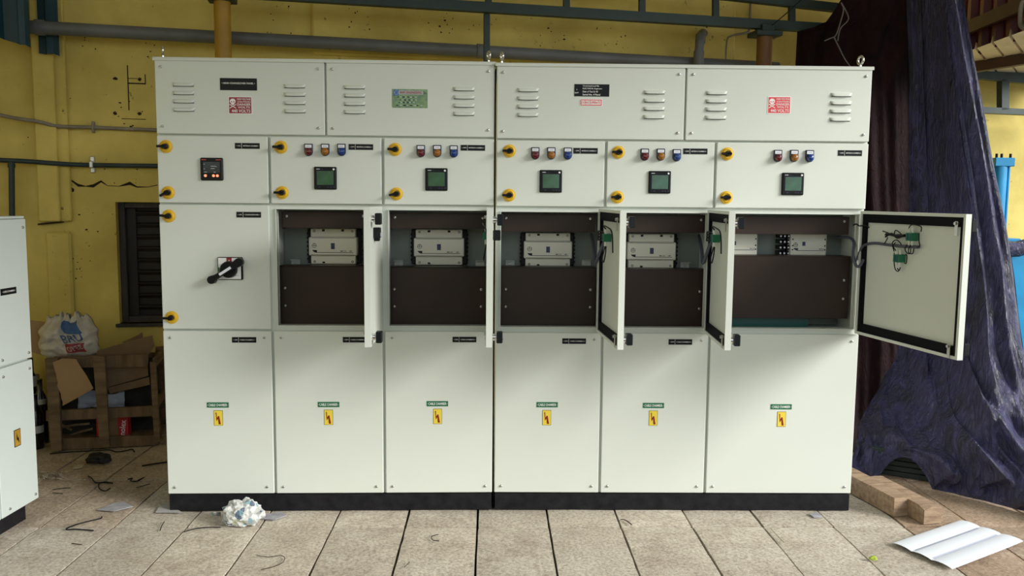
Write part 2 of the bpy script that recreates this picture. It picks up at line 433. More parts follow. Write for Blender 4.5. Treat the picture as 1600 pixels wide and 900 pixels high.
def crackf(q):
    P = [(108, 287), (112, 282), (122, 289), (134, 291), (146, 290), (158, 283), (168, 290), (186, 291), (203, 286), (214, 292), (232, 292), (246, 289)]
    P = [wl(*p) for p in P]
    wds = [.006, .008, .014, .004, .016, .010, .003, .003, .016, .006, .003, .004]
    for i in range(len(P)-1):
        a, b = P[i], P[i+1]
        q.prism([(a.x, a.z-wds[i]*.7), (b.x, b.z-wds[i+1]*.7), (b.x, b.z+wds[i+1]*.5), (a.x, a.z+wds[i]*.5)], -.0015, .004)
    for x, y, r in ((112, 297, .015), (111, 289, .006)):
        c = wl(x, y); q.prism([(c.x+r*math.cos(t*PI/4)*random.uniform(.7, 1.2), c.z+r*math.sin(t*PI/4)*random.uniform(.7, 1.2)) for t in range(8)], -.0015, .004)
    a, b = wl(100, 346), wl(62, 349)
    q.prism([(b.x, b.z), (a.x, a.z), (a.x, a.z-.006), (b.x, b.z-.009)], -.033, .004)
wallpart('plaster_crack', crackf, 'crack_dark')
def scar(q):
    for x, y in ((180, 123), (218, 124), (180, 177), (218, 178)):
        c = wl(x, y); r = .012
        q.prism([(c.x+r*math.cos(t*PI/4)*random.uniform(.7, 1.3), c.z+r*math.sin(t*PI/4)*random.uniform(.6, 1.1)) for t in range(8)], -.002, .004)
    for (x0, y0, x1, y1) in ((199, 129, 228, 132), (226, 116, 228, 130), (190, 185, 228, 187), (200, 102, 200.8, 172), (199, 122, 215, 123.5), (188, 172, 226, 173)):
        a, b = wl(x0, y0), wl(x1, y1)
        q.box(a.x, b.x, -.0015, .004, min(a.z, b.z), max(a.z, b.z))
wallpart('bracket_scar', scar, 'rust')
# dirt drips and cobweb scuffs
def scuff(q):
    rnd = random.Random(3)
    for (x, y, n) in ((200, 180, 10), (105, 420, 14), (115, 400, 10), (560, 30, 10), (680, 35, 12), (430, 30, 8), (860, 60, 10), (960, 60, 10), (760, 30, 6), (130, 60, 8), (90, 150, 8), (60, 205, 8), (150, 345, 6), (230, 85, 6), (1110, 60, 6), (85, 105, 10), (190, 275, 6)):
        for k in range(n):
            c = wl(x+rnd.uniform(-28, 28), y+rnd.uniform(-22, 22), .0)
            if y < 90 and 487 < x < 1150: c = wl(x+rnd.uniform(-28, 28), y+rnd.uniform(-18, 18), .036)
            r = rnd.uniform(.002, .006); e = rnd.uniform(.5, 1.8)
            q.prism([(c.x+r*e*math.cos(t*PI/3)*rnd.uniform(.6, 1.2), c.z+r*math.sin(t*PI/3)*rnd.uniform(.6, 1.2)) for t in range(6)], c.y-.0016, c.y+.003)
wallpart('dirt_speck', scuff, 'crack_dark')['kind'] = 'stuff'
# window: frame and shutter slats recessed in the reveal
win = bpy.data.objects.new('window_1', None); COL.objects.link(win); win.location = W0; win.rotation_euler = (0, 0, WA); struct(win, 'dark louvred window shutter in a grey wooden frame')
q = MB(); fw = .035
q.box(s0, s0+fw, .06, .12, zb, zt, 0, .004); q.box(s1-fw, s1, .06, .12, zb, zt, 0, .004)
q.box(s0+fw, s1-fw, .06, .12, zt-fw, zt, 0, .004); q.box(s0+fw, s1-fw, .06, .12, zb, zb+fw, 0, .004)
q.build('window_frame', 'frame_wood', win)
q = MB(); q.box(s0+fw, s1-fw, .115, .13, zb+fw, zt-fw); q.build('shutter_board', 'shutter', win)
q = MB(); st = .055
q.box(s0+fw, s0+fw+st, .095, .115, zb+fw, zt-fw, 0, .002); q.box(s1-fw-st*.6, s1-fw, .095, .115, zb+fw, zt-fw, 0, .002); q.build('shutter_stile', 'shutter', win)
ns = 9; q = MB(); q.box(s0+fw+st, s1-fw-st*.6, -.011, .011, -.012, .012, 0, .003); me = q.mesh('slat', ['shutter'])
for i in range(ns):
    obj('slat', me, win, (0, .103, zb+fw+.05+(zt-zb-2*fw-.08)*i/(ns-1)), (.5, 0, 0))
q = MB(); q.box(s0-.02, s1+.02, -.02, .06, zb-.02, zb, 0, .004); q.build('window_sill', 'frame_wood', win)

# unseen roof shaped and coloured for the light, and walls added to block sky
RP = ((-6.5, 3.0), (3.5, 3.0), (3.5, -.2), (3.5, -4.6), (-6.5, -4.6))
q = MB(); q.add([(x, y, 3.3) for x, y in RP]+[(x, y, 3.35) for x, y in RP], [(0, 1, 2, 3, 4), (9, 8, 7, 6, 5)]+[(i, 5+i, 5+(i+1) % 5, (i+1) % 5) for i in range(5)]); struct(q.build('roof', 'roof_bounce_sheet'), 'unseen pale flat roof over the work area, shaped to steer the daylight')  # out of view; outline, height and pale colour set for the daylight
q = MB(); q.box(-5.1, .5, -7.1, -7.0, -.2, 1.9); struct(q.build('added_wall_front', 'plaster'), 'unseen yellow wall added behind the viewer to hold back sky light')  # out of view, added to cut sky light from the front
q = MB(); q.box(-5.1, -5.0, -7, 3, -.2, 3.3); struct(q.build('added_wall_left', 'plaster'), 'unseen yellow side wall added to dim light from the left')  # out of view, added to cut ambient light on the left

# ------------------------------------------------------------------ switchgear cabinets
class Suite: pass
SL_ = Suite(); SL_.M = Matrix.Identity(4)
SR_ = Suite(); SR_.M = Matrix.Translation((.0059, -.0007, 0)) @ Matrix.Rotation(-.0231, 4, 'Z') @ Matrix.Rotation(.0054, 4, 'X')
def lp(S, px, py, y=0.):
    Mi = S.M.inverted(); p = S.M @ Vector((0, y, 0)); n = (S.M.to_3x3() @ Vector((0, 1, 0)))
    return Mi @ on(px, py, p, n)

def screw_mesh():
    q = MB(); q.cyl((0, 0, 0), (0, -.004, 0), .0062, 12, 0, .0055); q.cyl((0, -.004, 0), (0, -.0055, 0), .0055, 12, 0, .003)
    q.box(-.0045, .0045, -.0059, -.0050, -.0007, .0007, 1)
    return q.mesh('screw', ['zinc', 'black'])
SCREW = screw_mesh()
def louvre_mesh():       # pressed half-open hood
    q = MB(); n = 14; L = .046; V = []; prof = [(0., 0.), (-.006, -.001), (-.0095, -.005), (-.0105, -.011), (-.0105, -.0155)]
    for i in range(n+1):
        t = i/n*2-1; e = (1-abs(t)**6)**.5 if abs(t) < 1 else 0
        for y, z in prof: V.append((t*L, y*e, .008+z*(.25+.75*e)))
    k = len(prof)
    q.add(V, [(i*k+j, i*k+j+1, (i+1)*k+j+1, (i+1)*k+j) for i in range(n) for j in range(k-1)], 0, True)
    q.box(-.043, .043, -.0025, 0, -.0085, -.0065, 1)
    return q.mesh('louvre', ['paint', 'black_matt'])
LOUVRE = louvre_mesh()
def lock_mesh(right):
    q = MB(); s = 1 if right else -1
    q.cyl((0, 0, 0), (0, -.004, 0), .0275, 24, 0); q.cyl((0, -.004, 0), (0, -.010, 0), .0255, 24, 0, .021)
    q.torus((0, -.011, 0), .018, .0022, 'y', 20, 6, 0)
    q.cyl((0, -.010, 0), (0, -.022, 0), .0125, 16, 1, .0105); 
    q.box(-.030, .014, -.034, -.020, -.005, .005, 1, .002); q.cyl((.0, -.022, 0), (0, -.034, 0), .009, 12, 1)
    return q.mesh('door_lock', ['knob_yellow', 'black'])
LOCK = lock_mesh(True)
def edge_lock_mesh():
    q = MB(); q.cyl((0, 0, 0), (0, -.012, 0), .014, 16, 0); q.cyl((0, -.012, 0), (0, -.018, 0), .008, 12, 0)
    q.box(-.019, .019, -.040, -.016, -.022, .022, 1, .003)
    return q.mesh('door_lock', ['chrome', 'black'])
EDGELOCK = edge_lock_mesh()
def lamp_mesh(lens):
    q = MB()
    q.box(-.0165, .0165, -.010, 0, .002, .0235, 0, .0015)                       # legend holder
    q.box(-.0125, .0125, -.0110, -.009, .0085, .0195, 1)                        # white legend
    P = [(-.0165, .004)] + [(-.0165*math.cos(t*PI/12), -.006-.0165*math.sin(t*PI/12)) for t in range(13)] + [(.0165, .004)]
    q.prism(P, -.010, 0, 0)
    q.cyl((0, -.010, -.006), (0, -.020, -.006), .0145, 20, 2, .0138)
    q.cyl((0, -.020, -.006), (0, -.026, -.006), .0138, 20, 2, .009); q.cyl((0, -.026, -.006), (0, -.028, -.006), .009, 20, 2, .003)
    q.box(-.008, .008, -.0113, -.0108, .0125, .0150, 3)
    q.v = [(x*1.08, y, z*1.12) for x, y, z in q.v]
    return q.mesh('pilot_lamp', ['navy_plastic', 'label_white', lens, 'print_grey'])
LAMPS = [lamp_mesh(x) for x in ('lens_red', 'lens_amber', 'lens_blue')]
def meter_mesh():
    q = MB(); h = .048
    q.box(-h, h, -.008, 0, -h, h, 0, .003); q.box(-h+.004, h-.004, -.0105, -.007, -h+.004, h-.004, 0, .002)
    q.box(-.036, .037, -.0112, -.010, -.030, .031, 2); q.box(-.0345, .0355, -.0118, -.011, -.0285, .0295, 1)
    q.cyl((.0365, -.0105, .0375), (.0365, -.0117, .0375), .0042, 12, 3)
    q.box(-.037, -.022, -.0110, -.0104, .0365, .0395, 4); q.box(-.020, -.008, -.0110, -.0104, .0370, .0390, 2)
    for x in (-.024, .012, .024, .036): q.box(x-.0042, x+.0042, -.0115, -.010, -.041, -.035, 2, .0008)
    return q.mesh('power_meter', ['black', 'screen_reflection', 'navy_plastic', 'white', 'print_grey'])
METER = meter_mesh()
def relay_mesh():
    q = MB(); h = .048
    q.box(-h, h, -.008, 0, -h, h, 0, .005); q.box(-h+.003, h-.003, -.012, -.007, -h+.003, h-.003, 0, .003)
    q.box(-.034, .036, -.0128, -.0115, -.016, .030, 1)
    for x, z, w_ in ((-.030, .020, .005), (-.030, .0, .005), (-.028, -.013, .012), (.012, -.013, .008), (.0, .012, .020), (.0, .002, .016), (.022, .010, .003)):
        q.box(x-.002, x-.002+w_, -.0131, -.0127, z-.001, z+.0015, 4)
    for x in (-.025, .009, .025): q.cyl((x, -.012, -.028), (x, -.0145, -.028), .0058, 14, 2); q.cyl((x, -.0145, -.028), (x, -.0150, -.028), .0035, 12, 5)
    q.box(-.040, -.021, -.0126, -.0118, .037, .041, 3); q.box(.020, .040, -.0126, -.0118, .037, .041, 3)
    return q.mesh('relay_meter', ['black', 'screen_dark', 'led_orange', 'led_text', 'print_grey', 'label_white'])
RELAY = relay_mesh()
_np = {}
def nameplate_mesh(a, b):
    if (a, b) in _np: return _np[(a, b)]
    q = MB(); q.box(-.052, .052, -.0015, 0, -.012, .012, 0)
    q.box(-.0242, -.0232, -.0018, -.0014, -.011, .011, 1)
    q.text(a, -.037, 0, .019, .0048, -.0020, 1); q.text(b, .0135, 0, .068, .0048, -.0020, 1)
    _np[(a, b)] = q.mesh('name_plate', ['black', 'white']); return _np[(a, b)]
def chamber_sign_mesh():
    q = MB(); q.box(-.047, .047, -.0015, 0, -.0115, .0115, 0); q.text('CABLE CHAMBER', 0, 0, .080, .0115, -.0020, 1)
    for s in (-1, 1): q.prism([(s*.0445, -.0018), (s*.0425, 0), (s*.0445, .0018)], -.0021, -.0015, 1)
    return q.mesh('cable_chamber_sign', ['sign_green', 'white'])
CHSIGN = chamber_sign_mesh()
def bolt_sign_mesh(w_=.019, h=.034):
    q = MB(); q.box(-w_, w_, -.0012, 0, -h, h, 1); q.box(-w_+.0012, w_-.0012, -.0016, 0, -h+.0012, h-.0012, 0)
    q.prism([(-.0095, .026), (-.0060, .020), (-.0072, .020), (-.0058, .000), (-.0008, .009), (.0040, .009), (.0105, -.028), (.0010, -.028), (-.0012, -.003), (-.0078, -.014), (-.0108, .020), (-.0125, .020)][::-1], -.0021, -.0014, 2)
    return q.mesh('voltage_sign', ['sign_yellow', 'black', 'bolt_red'])
BOLTSIGN = bolt_sign_mesh()
def skull(q, x, z, s, m, dark, y):
    P = [(math.cos(t*PI/10)*.5, math.sin(t*PI/10)*.48+.12) for t in range(0, 11)] + [(-.46, -.08), (-.28, -.24), (-.22, -.46), (.22, -.46), (.28, -.24), (.46, -.08)]
    q.prism([(x+a*s, z+b*s) for a, b in P], y-.0004, y, m)
    for e in (-1, 1): q.prism([(x+e*.2*s+.12*s*math.cos(t*PI/4), z+.04*s+.11*s*math.sin(t*PI/4)) for t in range(8)], y-.0008, y-.0003, dark)
    q.prism([(x-.05*s, z-.2*s), (x+.05*s, z-.2*s), (x, z-.08*s)], y-.0008, y-.0003, dark)
    for e in (-1, 1):
        c, d = .75*s, .33*s
        q.prism([(x-c*.75, z-.72*s-e*d-.07*s), (x+c*.75, z-.72*s+e*d-.07*s), (x+c*.75, z-.72*s+e*d+.07*s), (x-c*.75, z-.72*s-e*d+.07*s)], y-.0004, y, m)
def danger_mesh(red):
    q = MB(); q.box(-.050, .050, -.0012, 0, -.037, .037, 1); q.box(-.0465, .0465, -.0016, 0, -.0335, .0335, 0)
    skull(q, -.031, .013, .024, 1, 0, -.0016)
    for t, z, w_, h in (('HIGH VOLTAGE', .0255, .056, .0075), ('CAUTION', .0145, .054, .0065), ('DANGER', .0035, .056, .0095), ('VOLTS', -.0085, .050, .0085)):
        q.text(t, .0155, z, w_, h, -.0021, 1)
    q.text('440 VOLTS', .003, -.0235, .078, .013, -.0021, 1)
    return q.mesh('danger_sign', [red, 'white'])

def rotary_handle_mesh():
    q = MB()
    q.box(-.054, .054, -.010, 0, -.049, .049, 0, .004); q.box(-.050, .046, -.0115, -.009, -.0455, .0455, 1, .001)
    q.box(-.014, .008, -.0122, -.011, .027, .0455, 2); q.prism([(-.006, .031), (.000, .031), (-.003, .039)], -.0127, -.0120, 1)
    q.box(-.050, -.044, -.0122, -.011, -.014, .004, 3)
    q.text('SWITCH', .028, -.031, .018, .005, -.0122, 4)
    q.cyl((-.004, -.010, -.004), (-.004, -.030, -.004), .037, 28, 0, .034)
    T = Matrix.Translation((-.004, 0, -.004)) @ Matrix.Rotation(-math.radians(33), 4, 'Y')
    P = [(-.070, -.012), (-.030, -.010), (.020, -.012), (.062, -.018)]; 
    poly = P + [(.062+.018*math.sin(t*PI/8), -.018*math.cos(t*PI/8)) for t in range(1, 8)] + [(x, -z) for x, z in P[::-1]]
    q.prism(poly, -.052, -.028, 0, T)
    for x, r in ((-.076, .0185), (.060, .019)):
        a = T @ Vector((x, -.026, 0)); b = T @ Vector((x, -.056, 0)); q.cyl(a, b, r, 18, 0, r*.93)
    q.prism([(-.036, -.0055), (.022, -.0055), (.022, .0055), (-.036, .0055)], -.0528, -.0515, 5, T)
    return q.mesh('rotary_handle', ['black', 'white', 'sign_red', 'sign_green', 'print_grey', 'label_white'])
ROTARY = rotary_handle_mesh()

def contactor_mesh(w_, h, small=False):
    q = MB(); d = .075
    if not small:
        q.box(-w_/2, w_/2, -d, -.012, -h*.26, h*.26, 0, .004)
        for s in (-1, 1): q.box(-w_*.465, w_*.465, -d+.010, -.012, s*h*.262, s*h*.5, 0, .003)
        q.box(-w_*.56, w_*.56, -.030, 0, -h*.49, h*.49, 4, .003)
        for s in (-1, 1):
            for i in range(7): q.box(s*w_*.56, s*(w_*.56+.004), -.028, -.006, -h*.4+i*h*.12, -h*.4+i*h*.12+h*.06, 4)
        fy = -d-.0006; ty = -d+.010
        for x in (-.39, .40): 
            for s in (-1, 1): q.cyl((x*w_, ty, s*h*.43), (x*w_, ty-.0012, s*h*.43), .0052, 12, 3); q.cyl((x*w_, ty-.0012, s*h*.43), (x*w_, ty-.0016, s*h*.43), .0028, 8, 0)
        for x in (-.20, .20): q.box(x*w_-.006, x*w_+.006, ty-.0012, ty+.02, h*.42, h*.478, 3)
        q.box(-.20*w_-.006, -.20*w_+.006, ty-.0012, ty+.02, -h*.478, -h*.43, 3)
        for s in (-1, 1): q.box(-.45*w_, .45*w_, fy, fy+.0008, s*h*.235-.0006, s*h*.235+.0006, 4)
        lx = -.385*w_
    else:
        q.box(-w_/2, w_/2, -d, -.012, -h*.5, h*.5, 0, .004); q.box(-w_*.53, w_*.53, -.030, 0, -h*.47, h*.47, 4, .003)
        fy = -d-.0006
        for x in (-.45, .45):
            for s in (-.62, .0, 1): q.cyl((x*w_, fy+.0008, s*h*.24), (x*w_, fy, s*h*.24), .0035, 10, 3)
        q.box(-.008, .004, fy, fy+.02, h*.45, h*.502, 3); lx = -.37*w_
    q.box(-.0085 if not small else -.030, .0085 if not small else -.016, fy, fy+.0012, -.012 if not small else .000, .015 if not small else .018, 2)
    R = .0092; zc = .004
    q.torus((lx, fy, zc), R, .0009, 'y', 20, 4, 3); q.box(lx-R, lx+R, fy, fy+.0008, zc-.0008, zc+.0008, 3); q.box(lx-.001, lx+.0006, fy, fy+.0008, zc-.004, zc+R, 3)
    zl = -h*.165 if not small else -h*.17
    q.prism([(lx-.010, zl+.010), (lx+.012, zl+.010), (lx+.012, zl), (.42*w_, zl), (.42*w_, zl-.0022), (lx+.012, zl-.0022), (lx+.002, zl-.0005), (lx-.004, zl+.003)][::-1], fy, fy+.0012, 2 if small else 3)
    if not small:
        q.text('MCX', .22*w_, zl+.0055, .026, .006, fy-.0001, 3); q.text('4P', .37*w_, zl+.0055, .013, .006, fy-.0001, 3)
        q.box(-.008, -.002, fy, fy+.001, h*.17, h*.18, 5)
    else:
        q.text('MCX', .36*w_, zl+.006, .022, .005, fy-.0001, 2)
    return q.mesh('contactor', ['contactor', 'white', 'print_blue', 'black_matt', 'black', 'print_grey'])

def closed_door(parent, x0, x1, z0, z1, name='door', m='paint'):
    q = MB(); q.box(0, x1-x0, 0, .018, 0, z1-z0, 0, .0025)
    return q.build(name, m, parent, (x0, 0, z0))
def sub(o, name, me, x, z, y=0., rot=None):
    return obj(name, me, o, (x-o.location.x, y, z-o.location.z), rot)

def eyebolt_mesh():
    q = MB(); q.cyl((0, 0, 0), (0, 0, .006), .013, 14); q.cyl((0, 0, .006), (0, 0, .018), .0065, 10); q.torus((0, 0, .034), .0165, .0055, 'x', 22, 8)
    return q.mesh('eye_bolt', ['chrome'])
EYE = eyebolt_mesh()

def open_door(root, S, hx, z0, z1, width, ang, hinge_right=True, lockm=True):
    """hinged on its right stile, swung towards the camera; door-local -x runs from hinge to free edge, y=0 the painted face, inner side +y"""
    q = MB(); h = z1-z0; t = .022
    bx = lambda x0, x1, *r: q.box(-x0, -x1, *r)
    # pan: face sheet plus folded rims, black gasket and stiffened inner sheet
    bx(0, width, -.002, .0, 0, h, 0, .0)
    bx(0, width, 0, t, 0, .012, 0); bx(0, width, 0, t, h-.012, h, 0); bx(0, .012, 0, t, .012, h-.012, 0); bx(width-.012, width, 0, t, .012, h-.012, 0)
    bx(.012, width-.012, 0, .006, .012, h-.012, 2)
    g = .036
    bx(.012, width-.012, .006, .017, .012, .012+g, 1); bx(.012, width-.012, .006, .017, h-.012-g, h-.012, 1)
    bx(.012, .012+g*.7, .006, .017, .012+g, h-.012-g, 1); bx(width-.012-g*.5, width-.012, .006, .017, .012+g, h-.012-g, 1)
    me = q.mesh('door', ['paint', 'rubber', 'paint'])
    o = obj('door', me, root, (hx, 0, z0), (0, 0, ang+PI))
    return o

def bracket_mesh():
    q = MB(); q.box(-.02, .02, -.002, 0, -.014, .014); q.box(-.02, .02, -.03, 0, .012, .014); q.cyl((0, -.002, -.004), (0, -.005, -.004), .006, 10, 1)
    return q.mesh('bracket', ['paint', 'zinc'])
BRACKET = bracket_mesh()
def hinge_mesh():
    q = MB(); q.cyl((0, 0, -.022), (0, 0, .022), .006, 10); q.box(-.016, .0, -.002, .002, -.02, .02)
    return q.mesh('hinge', ['zinc'])
HINGE = hinge_mesh()

def carcass(root, cols, Z, opens, gap_side):
    x0, x3 = cols[0], cols[-1]; z1, z2, z3, z4, z5 = Z; D = .62; q = MB()
    q.box(x0, x0+.003, .019, D, z1, z5); q.box(x3-.003, x3, .019, D, z1, z5); q.box(x0, x3, D-.003, D, z1, z5)
    q.box(x0+.003, x3-.003, .019, D-.003, z1, z1+.003)
    for z in (z2, z3, z4): q.box(x0+.003, x3-.003, .026, D-.003, z-.002, z+.002)
    for x in cols[1:-1]: q.box(x-.002, x+.002, .026, D-.003, z1+.003, z4-.002)
    hw = .024
    for i, x in enumerate(cols):
        a, b = (x, x+hw) if i == 0 else ((x-hw, x) if i == 3 else (x-hw, x+hw))
        q.box(a, b, .018, .026, z1, z4)
    for x in (x0, x3-hw): q.box(x, x+hw, .018, .026, z4, z5)
    xm = (cols[0]+cols[3])/2; q.box(xm-hw, xm+hw, .018, .026, z4, z5)
    for z, a, b in ((z1, 0, .02), (z2, -.020, .02), (z3, -.020, .016), (z4, -.02, .02), (z5, -.02, 0)):
        q.box(x0+.003, x3-.003, .0178, .0255, z+a, z+b)
    # return lips round the open compartments
    for i in opens:
        a, b = cols[i]+hw, cols[i+1]-hw
        if i == 0: a = cols[0]+hw
        lo, hi = z2+.02, z3-.020
        for u, v, zz0, zz1 in ((a-.003, a, lo, hi), (b, b+.003, lo, hi)): q.box(u, v, .006, .05, zz0, zz1)
        for zz in (lo-.003, hi): q.box(a-.003, b+.003, .006, .05, zz, zz+.003)
    o = q.build('carcass', 'paint', root)
    q = MB(); q.box(x0-.004, x3+.004, -.004, D+.004, z5, z5+.004, 0, .001); q.box(x0-.004, x3+.004, -.004, -.002, z5-.010, z5, 0)
    q.build('top_cover', 'paint', root)
    q = MB(); q.box(x0+.004, x3-.004, .006, D-.01, 0, z1-.002, 0, .002); q.build('plinth', 'black_paint', root)

def compartment(root, S, i, cols, Z, sheet, strip, con, small=()):
    z2, z3 = Z[1], Z[2]; a, b = cols[i]+.004, cols[i+1]-.004
    q = MB(); q.box(a, b, .24, .244, z2+.004, z3-.004); q.build('mounting_plate', 'plate_grey', root)
    y = .075
    p0, p1 = lp(S, strip[0], strip[1], y), lp(S, strip[2], strip[3], y)
    q = MB(); q.box(p0.x, p1.x, y, y+.003, p1.z, p0.z, 0, .0008); q.box(p0.x, p1.x, y, y+.08, p0.z, p0.z+.002); q.box(p0.x, p0.x+.003, y, y+.07, p1.z-.006, p0.z)
    st = q.build('cover_strip', 'bakelite', root)
    for x in (p0.x+.022, p1.x-.022): obj('screw', SCREW, st, (x, y, p0.z-.018))
    p2, p3 = lp(S, sheet[0], sheet[1], y), lp(S, sheet[2], sheet[3], y)
    q = MB(); q.box(p2.x, p3.x, y, y+.003, p3.z, p2.z, 0, .0008); q.box(p2.x, p3.x, y, y+.09, p2.z-.003, p2.z)
    sh = q.build('cover_sheet', 'bakelite', root)
    H = p2.z-p3.z
    for x in (p2.x+.024, p3.x-.024):
        for f in (.62, .32): obj('screw', SCREW, sh, (x, y, p3.z+H*f))
    for c in con:
        yc = .24-.075; u, v = lp(S, c[0], c[1], yc), lp(S, c[2], c[3], yc)
        obj('contactor', contactor_mesh(v.x-u.x, u.z-v.z), root, ((u.x+v.x)/2, .239, (u.z+v.z)/2))
    for c in small:
        yc = .24-.075; u, v = lp(S, c[0], c[1], yc), lp(S, c[2], c[3], yc)
        obj('contactor', contactor_mesh(v.x-u.x, u.z-v.z, True), root, ((u.x+v.x)/2, .239, (u.z+v.z)/2))

def door_with(root, S, cols, Z, r, i, plate=None, lamps=None, meter=None, relay=None, locks=(), signs=False, rotary=None, screws=False, g=.0055):
    z0, z1 = Z[r]+.004, Z[r+1]-.004
    x0 = cols[i]+(.002 if i == 0 else g); x1 = cols[i+1]-(.002 if i == 2 else g)
    d = closed_door(root, x0, x1, z0, z1)
    if plate: p = lp(S, plate[0], plate[1]); sub(d, 'name_plate', nameplate_mesh(plate[2], plate[3]), p.x, p.z)
    if lamps:
        for me, (px, py) in zip(LAMPS, lamps): p = lp(S, px, py); sub(d, 'pilot_lamp', me, p.x, p.z)
    if meter: p = lp(S, *meter); sub(d, 'power_meter', METER, p.x, p.z)
    if relay: p = lp(S, *relay); sub(d, 'relay_meter', RELAY, p.x, p.z)
    for l in locks: p = lp(S, l[0], l[1]); sub(d, 'door_lock', LOCK, p.x, p.z, 0, (0, l[2] if len(l) > 2 else 0, 0))
    if signs:
        p = lp(S, *signs[0]); sub(d, 'cable_chamber_sign', CHSIGN, p.x, p.z); p = lp(S, *signs[1]); sub(d, 'voltage_sign', BOLTSIGN, p.x, p.z)
    if rotary: p = lp(S, *rotary); sub(d, 'rotary_handle', ROTARY, p.x, p.z)
    if screws:
        for x in (x0+.030, x1-.030):
            for z in (z0+.030, z1-.030): sub(d, 'screw', SCREW, x, z)
    return d

def vent_panel(root, S, x0, x1, Z, groups):
    z0, z1 = Z[3]+.004, Z[4]-.006
    d = closed_door(root, x0, x1, z0, z1, 'top_panel')
    for x in (x0+.026, x1-.026):
        for z in (z0+.030, z1-.030): sub(d, 'screw', SCREW, x, z)
    for cx, y0 in groups:
        p = lp(S, cx, y0)
        for k in range(4): sub(d, 'louvre', LOUVRE, p.x, p.z-k*.0345)
    return d

# ---- left suite
LC = [-1.4298, -.9595, -.4787, -.001]; LZ = [.0776, .8111, 1.354, 1.6443, 1.9611]
left = thing('switchgear_cabinet', 'pale grey switchgear cabinet with large rotary switch handle, left of the pair', 'cabinet', (0, 0, 0))
carcass(left, LC, LZ, (1, 2), 1)
xm = lp(SL_, 508.5, 150).x
d = vent_panel(left, SL_, LC[0]+.002, xm-.004, LZ, ((286.5, 132), (460.5, 134.5)))
q = MB(); q.box(-.077, .077, -.0015, 0, -.025, .025, 0); q.text('\u2022 MAIN CHANGEOVER PANEL \u2022', 0, .004, .138, .0075, -.0021, 1)
p = lp(SL_, 372.7, 131.7); sub(d, 'name_plate', q.mesh('name_plate', ['black', 'white']), p.x, p.z)
p = lp(SL_, 375.5, 164.6); sub(d, 'danger_sign', danger_mesh('sign_red'), p.x, p.z)
d = vent_panel(left, SL_, xm+.004, LC[3]-.002, LZ, ((554, 136), (725, 139)))
q = MB(); q.box(-.075, .075, -.0012, 0, -.039, .039, 0); q.box(-.046, .056, -.0016, 0, .017, .033, 1); q.box(-.068, -.047, -.0016, 0, .012, .036, 2)
q.text('RAPS ENGINEERING', .005, .025, .092, .011, -.0021, 3); q.text('Co', .063, .025, .012, .010, -.0021, 4)
q.torus((-.0575, -.0016, .024), .008, .0012, 'y', 14, 4, 1)
for z, x, w_ in ((.006, -.01, .085), (-.006, -.005, .075), (-.017, -.012, .07), (-.029, .0, .115)):
    for k in range(8):
        ww = w_/9; q.box(x-w_/2+k*w_/8, x-w_/2+k*w_/8+ww*(.5+.45*((k*7) % 3)/2), -.0016, 0, z-.0022, z+.0022, 1 if k % 2 else 4)
p = lp(SL_, 640.5, 154); sub(d, 'maker_plate', q.mesh('maker_plate', ['sticker_green', 'print_grey', 'sticker_blue', 'sign_red', 'black']), p.x, p.z)
door_with(left, SL_, LC, LZ, 2, 0, plate=(386.5, 228, '\u2022 I/C', '\u2022 METERING CHAMBER \u2022'), relay=(331.5, 264.3), locks=((259.5, 229), (263, 301, -.5)))
door_with(left, SL_, LC, LZ, 2, 1, plate=(564, 229.7, '\u2022 DF1', '\u2022 METERING CHAMBER-1 \u2022'), lamps=((482.5, 234.5), (508.5, 234.5), (534, 234.5)), meter=(508.7, 278.4), locks=((439, 230), (441, 301)))
door_with(left, SL_, LC, LZ, 2, 2, plate=(739, 231, '\u2022 DF2', '\u2022 METERING CHAMBER-2 \u2022'), lamps=((657.7, 236.5), (683.3, 236.5), (709, 237)), meter=(682, 280.4), locks=((617.5, 233.5), (619.5, 303, -.2)))
door_with(left, SL_, LC, LZ, 1, 0, plate=(388.7, 335.5, '\u2022 I/C', '\u2022 CHANGEOVER \u2022'), rotary=(360.5, 419.3), locks=((264, 337.5, .1), (268.5, 496, .0)))
door_with(left, SL_, LC, LZ, 0, 0, plate=(381.5, 531, '\u2022 I/C', '\u2022 CABLE CHAMBER-1 \u2022'), signs=((340.5, 632.7), (341.3, 653)), screws=True)
door_with(left, SL_, LC, LZ, 0, 1, plate=(554.5, 530.8, '\u2022 DF1', '\u2022 CABLE CHAMBER-1 \u2022'), signs=((513.5, 632), (513.5, 652)), screws=True)
door_with(left, SL_, LC, LZ, 0, 2, plate=(725.7, 530.5, '\u2022 DF2', '\u2022 CABLE CHAMBER-2 \u2022'), signs=((683.5, 630.7), (683.8, 650.5)), screws=True)
compartment(left, SL_, 1, LC, LZ, (436, 415, 598, 507), (440, 331, 598, 357), [(482, 357, 558, 413)])
compartment(left, SL_, 2, LC, LZ, (607.5, 417, 760, 508), (609, 333, 762, 358), [(646.5, 358.5, 725, 414.5)])
for px, py in ((462, 410), (623, 411)): p = lp(SL_, px, py, .238); obj('bracket', BRACKET, left, (p.x, .239, p.z))
p = lp(SL_, 750, 411, .238); obj('bracket', BRACKET, left, (p.x, .239, p.z))
q = MB(); q.box(.0008, .0052, .030, .60, .0, LZ[4]-.02); q.build('joint_backing', 'rubber', left)  # black strip put in as backing to make the gap between cabinets dark
for px, py in ((252, 90), (763.5, 97)):
    p = lp(SL_, px, py, .03); obj('eye_bolt', EYE, left, (p.x, .05, LZ[4]+.004), (0, 0, .35))

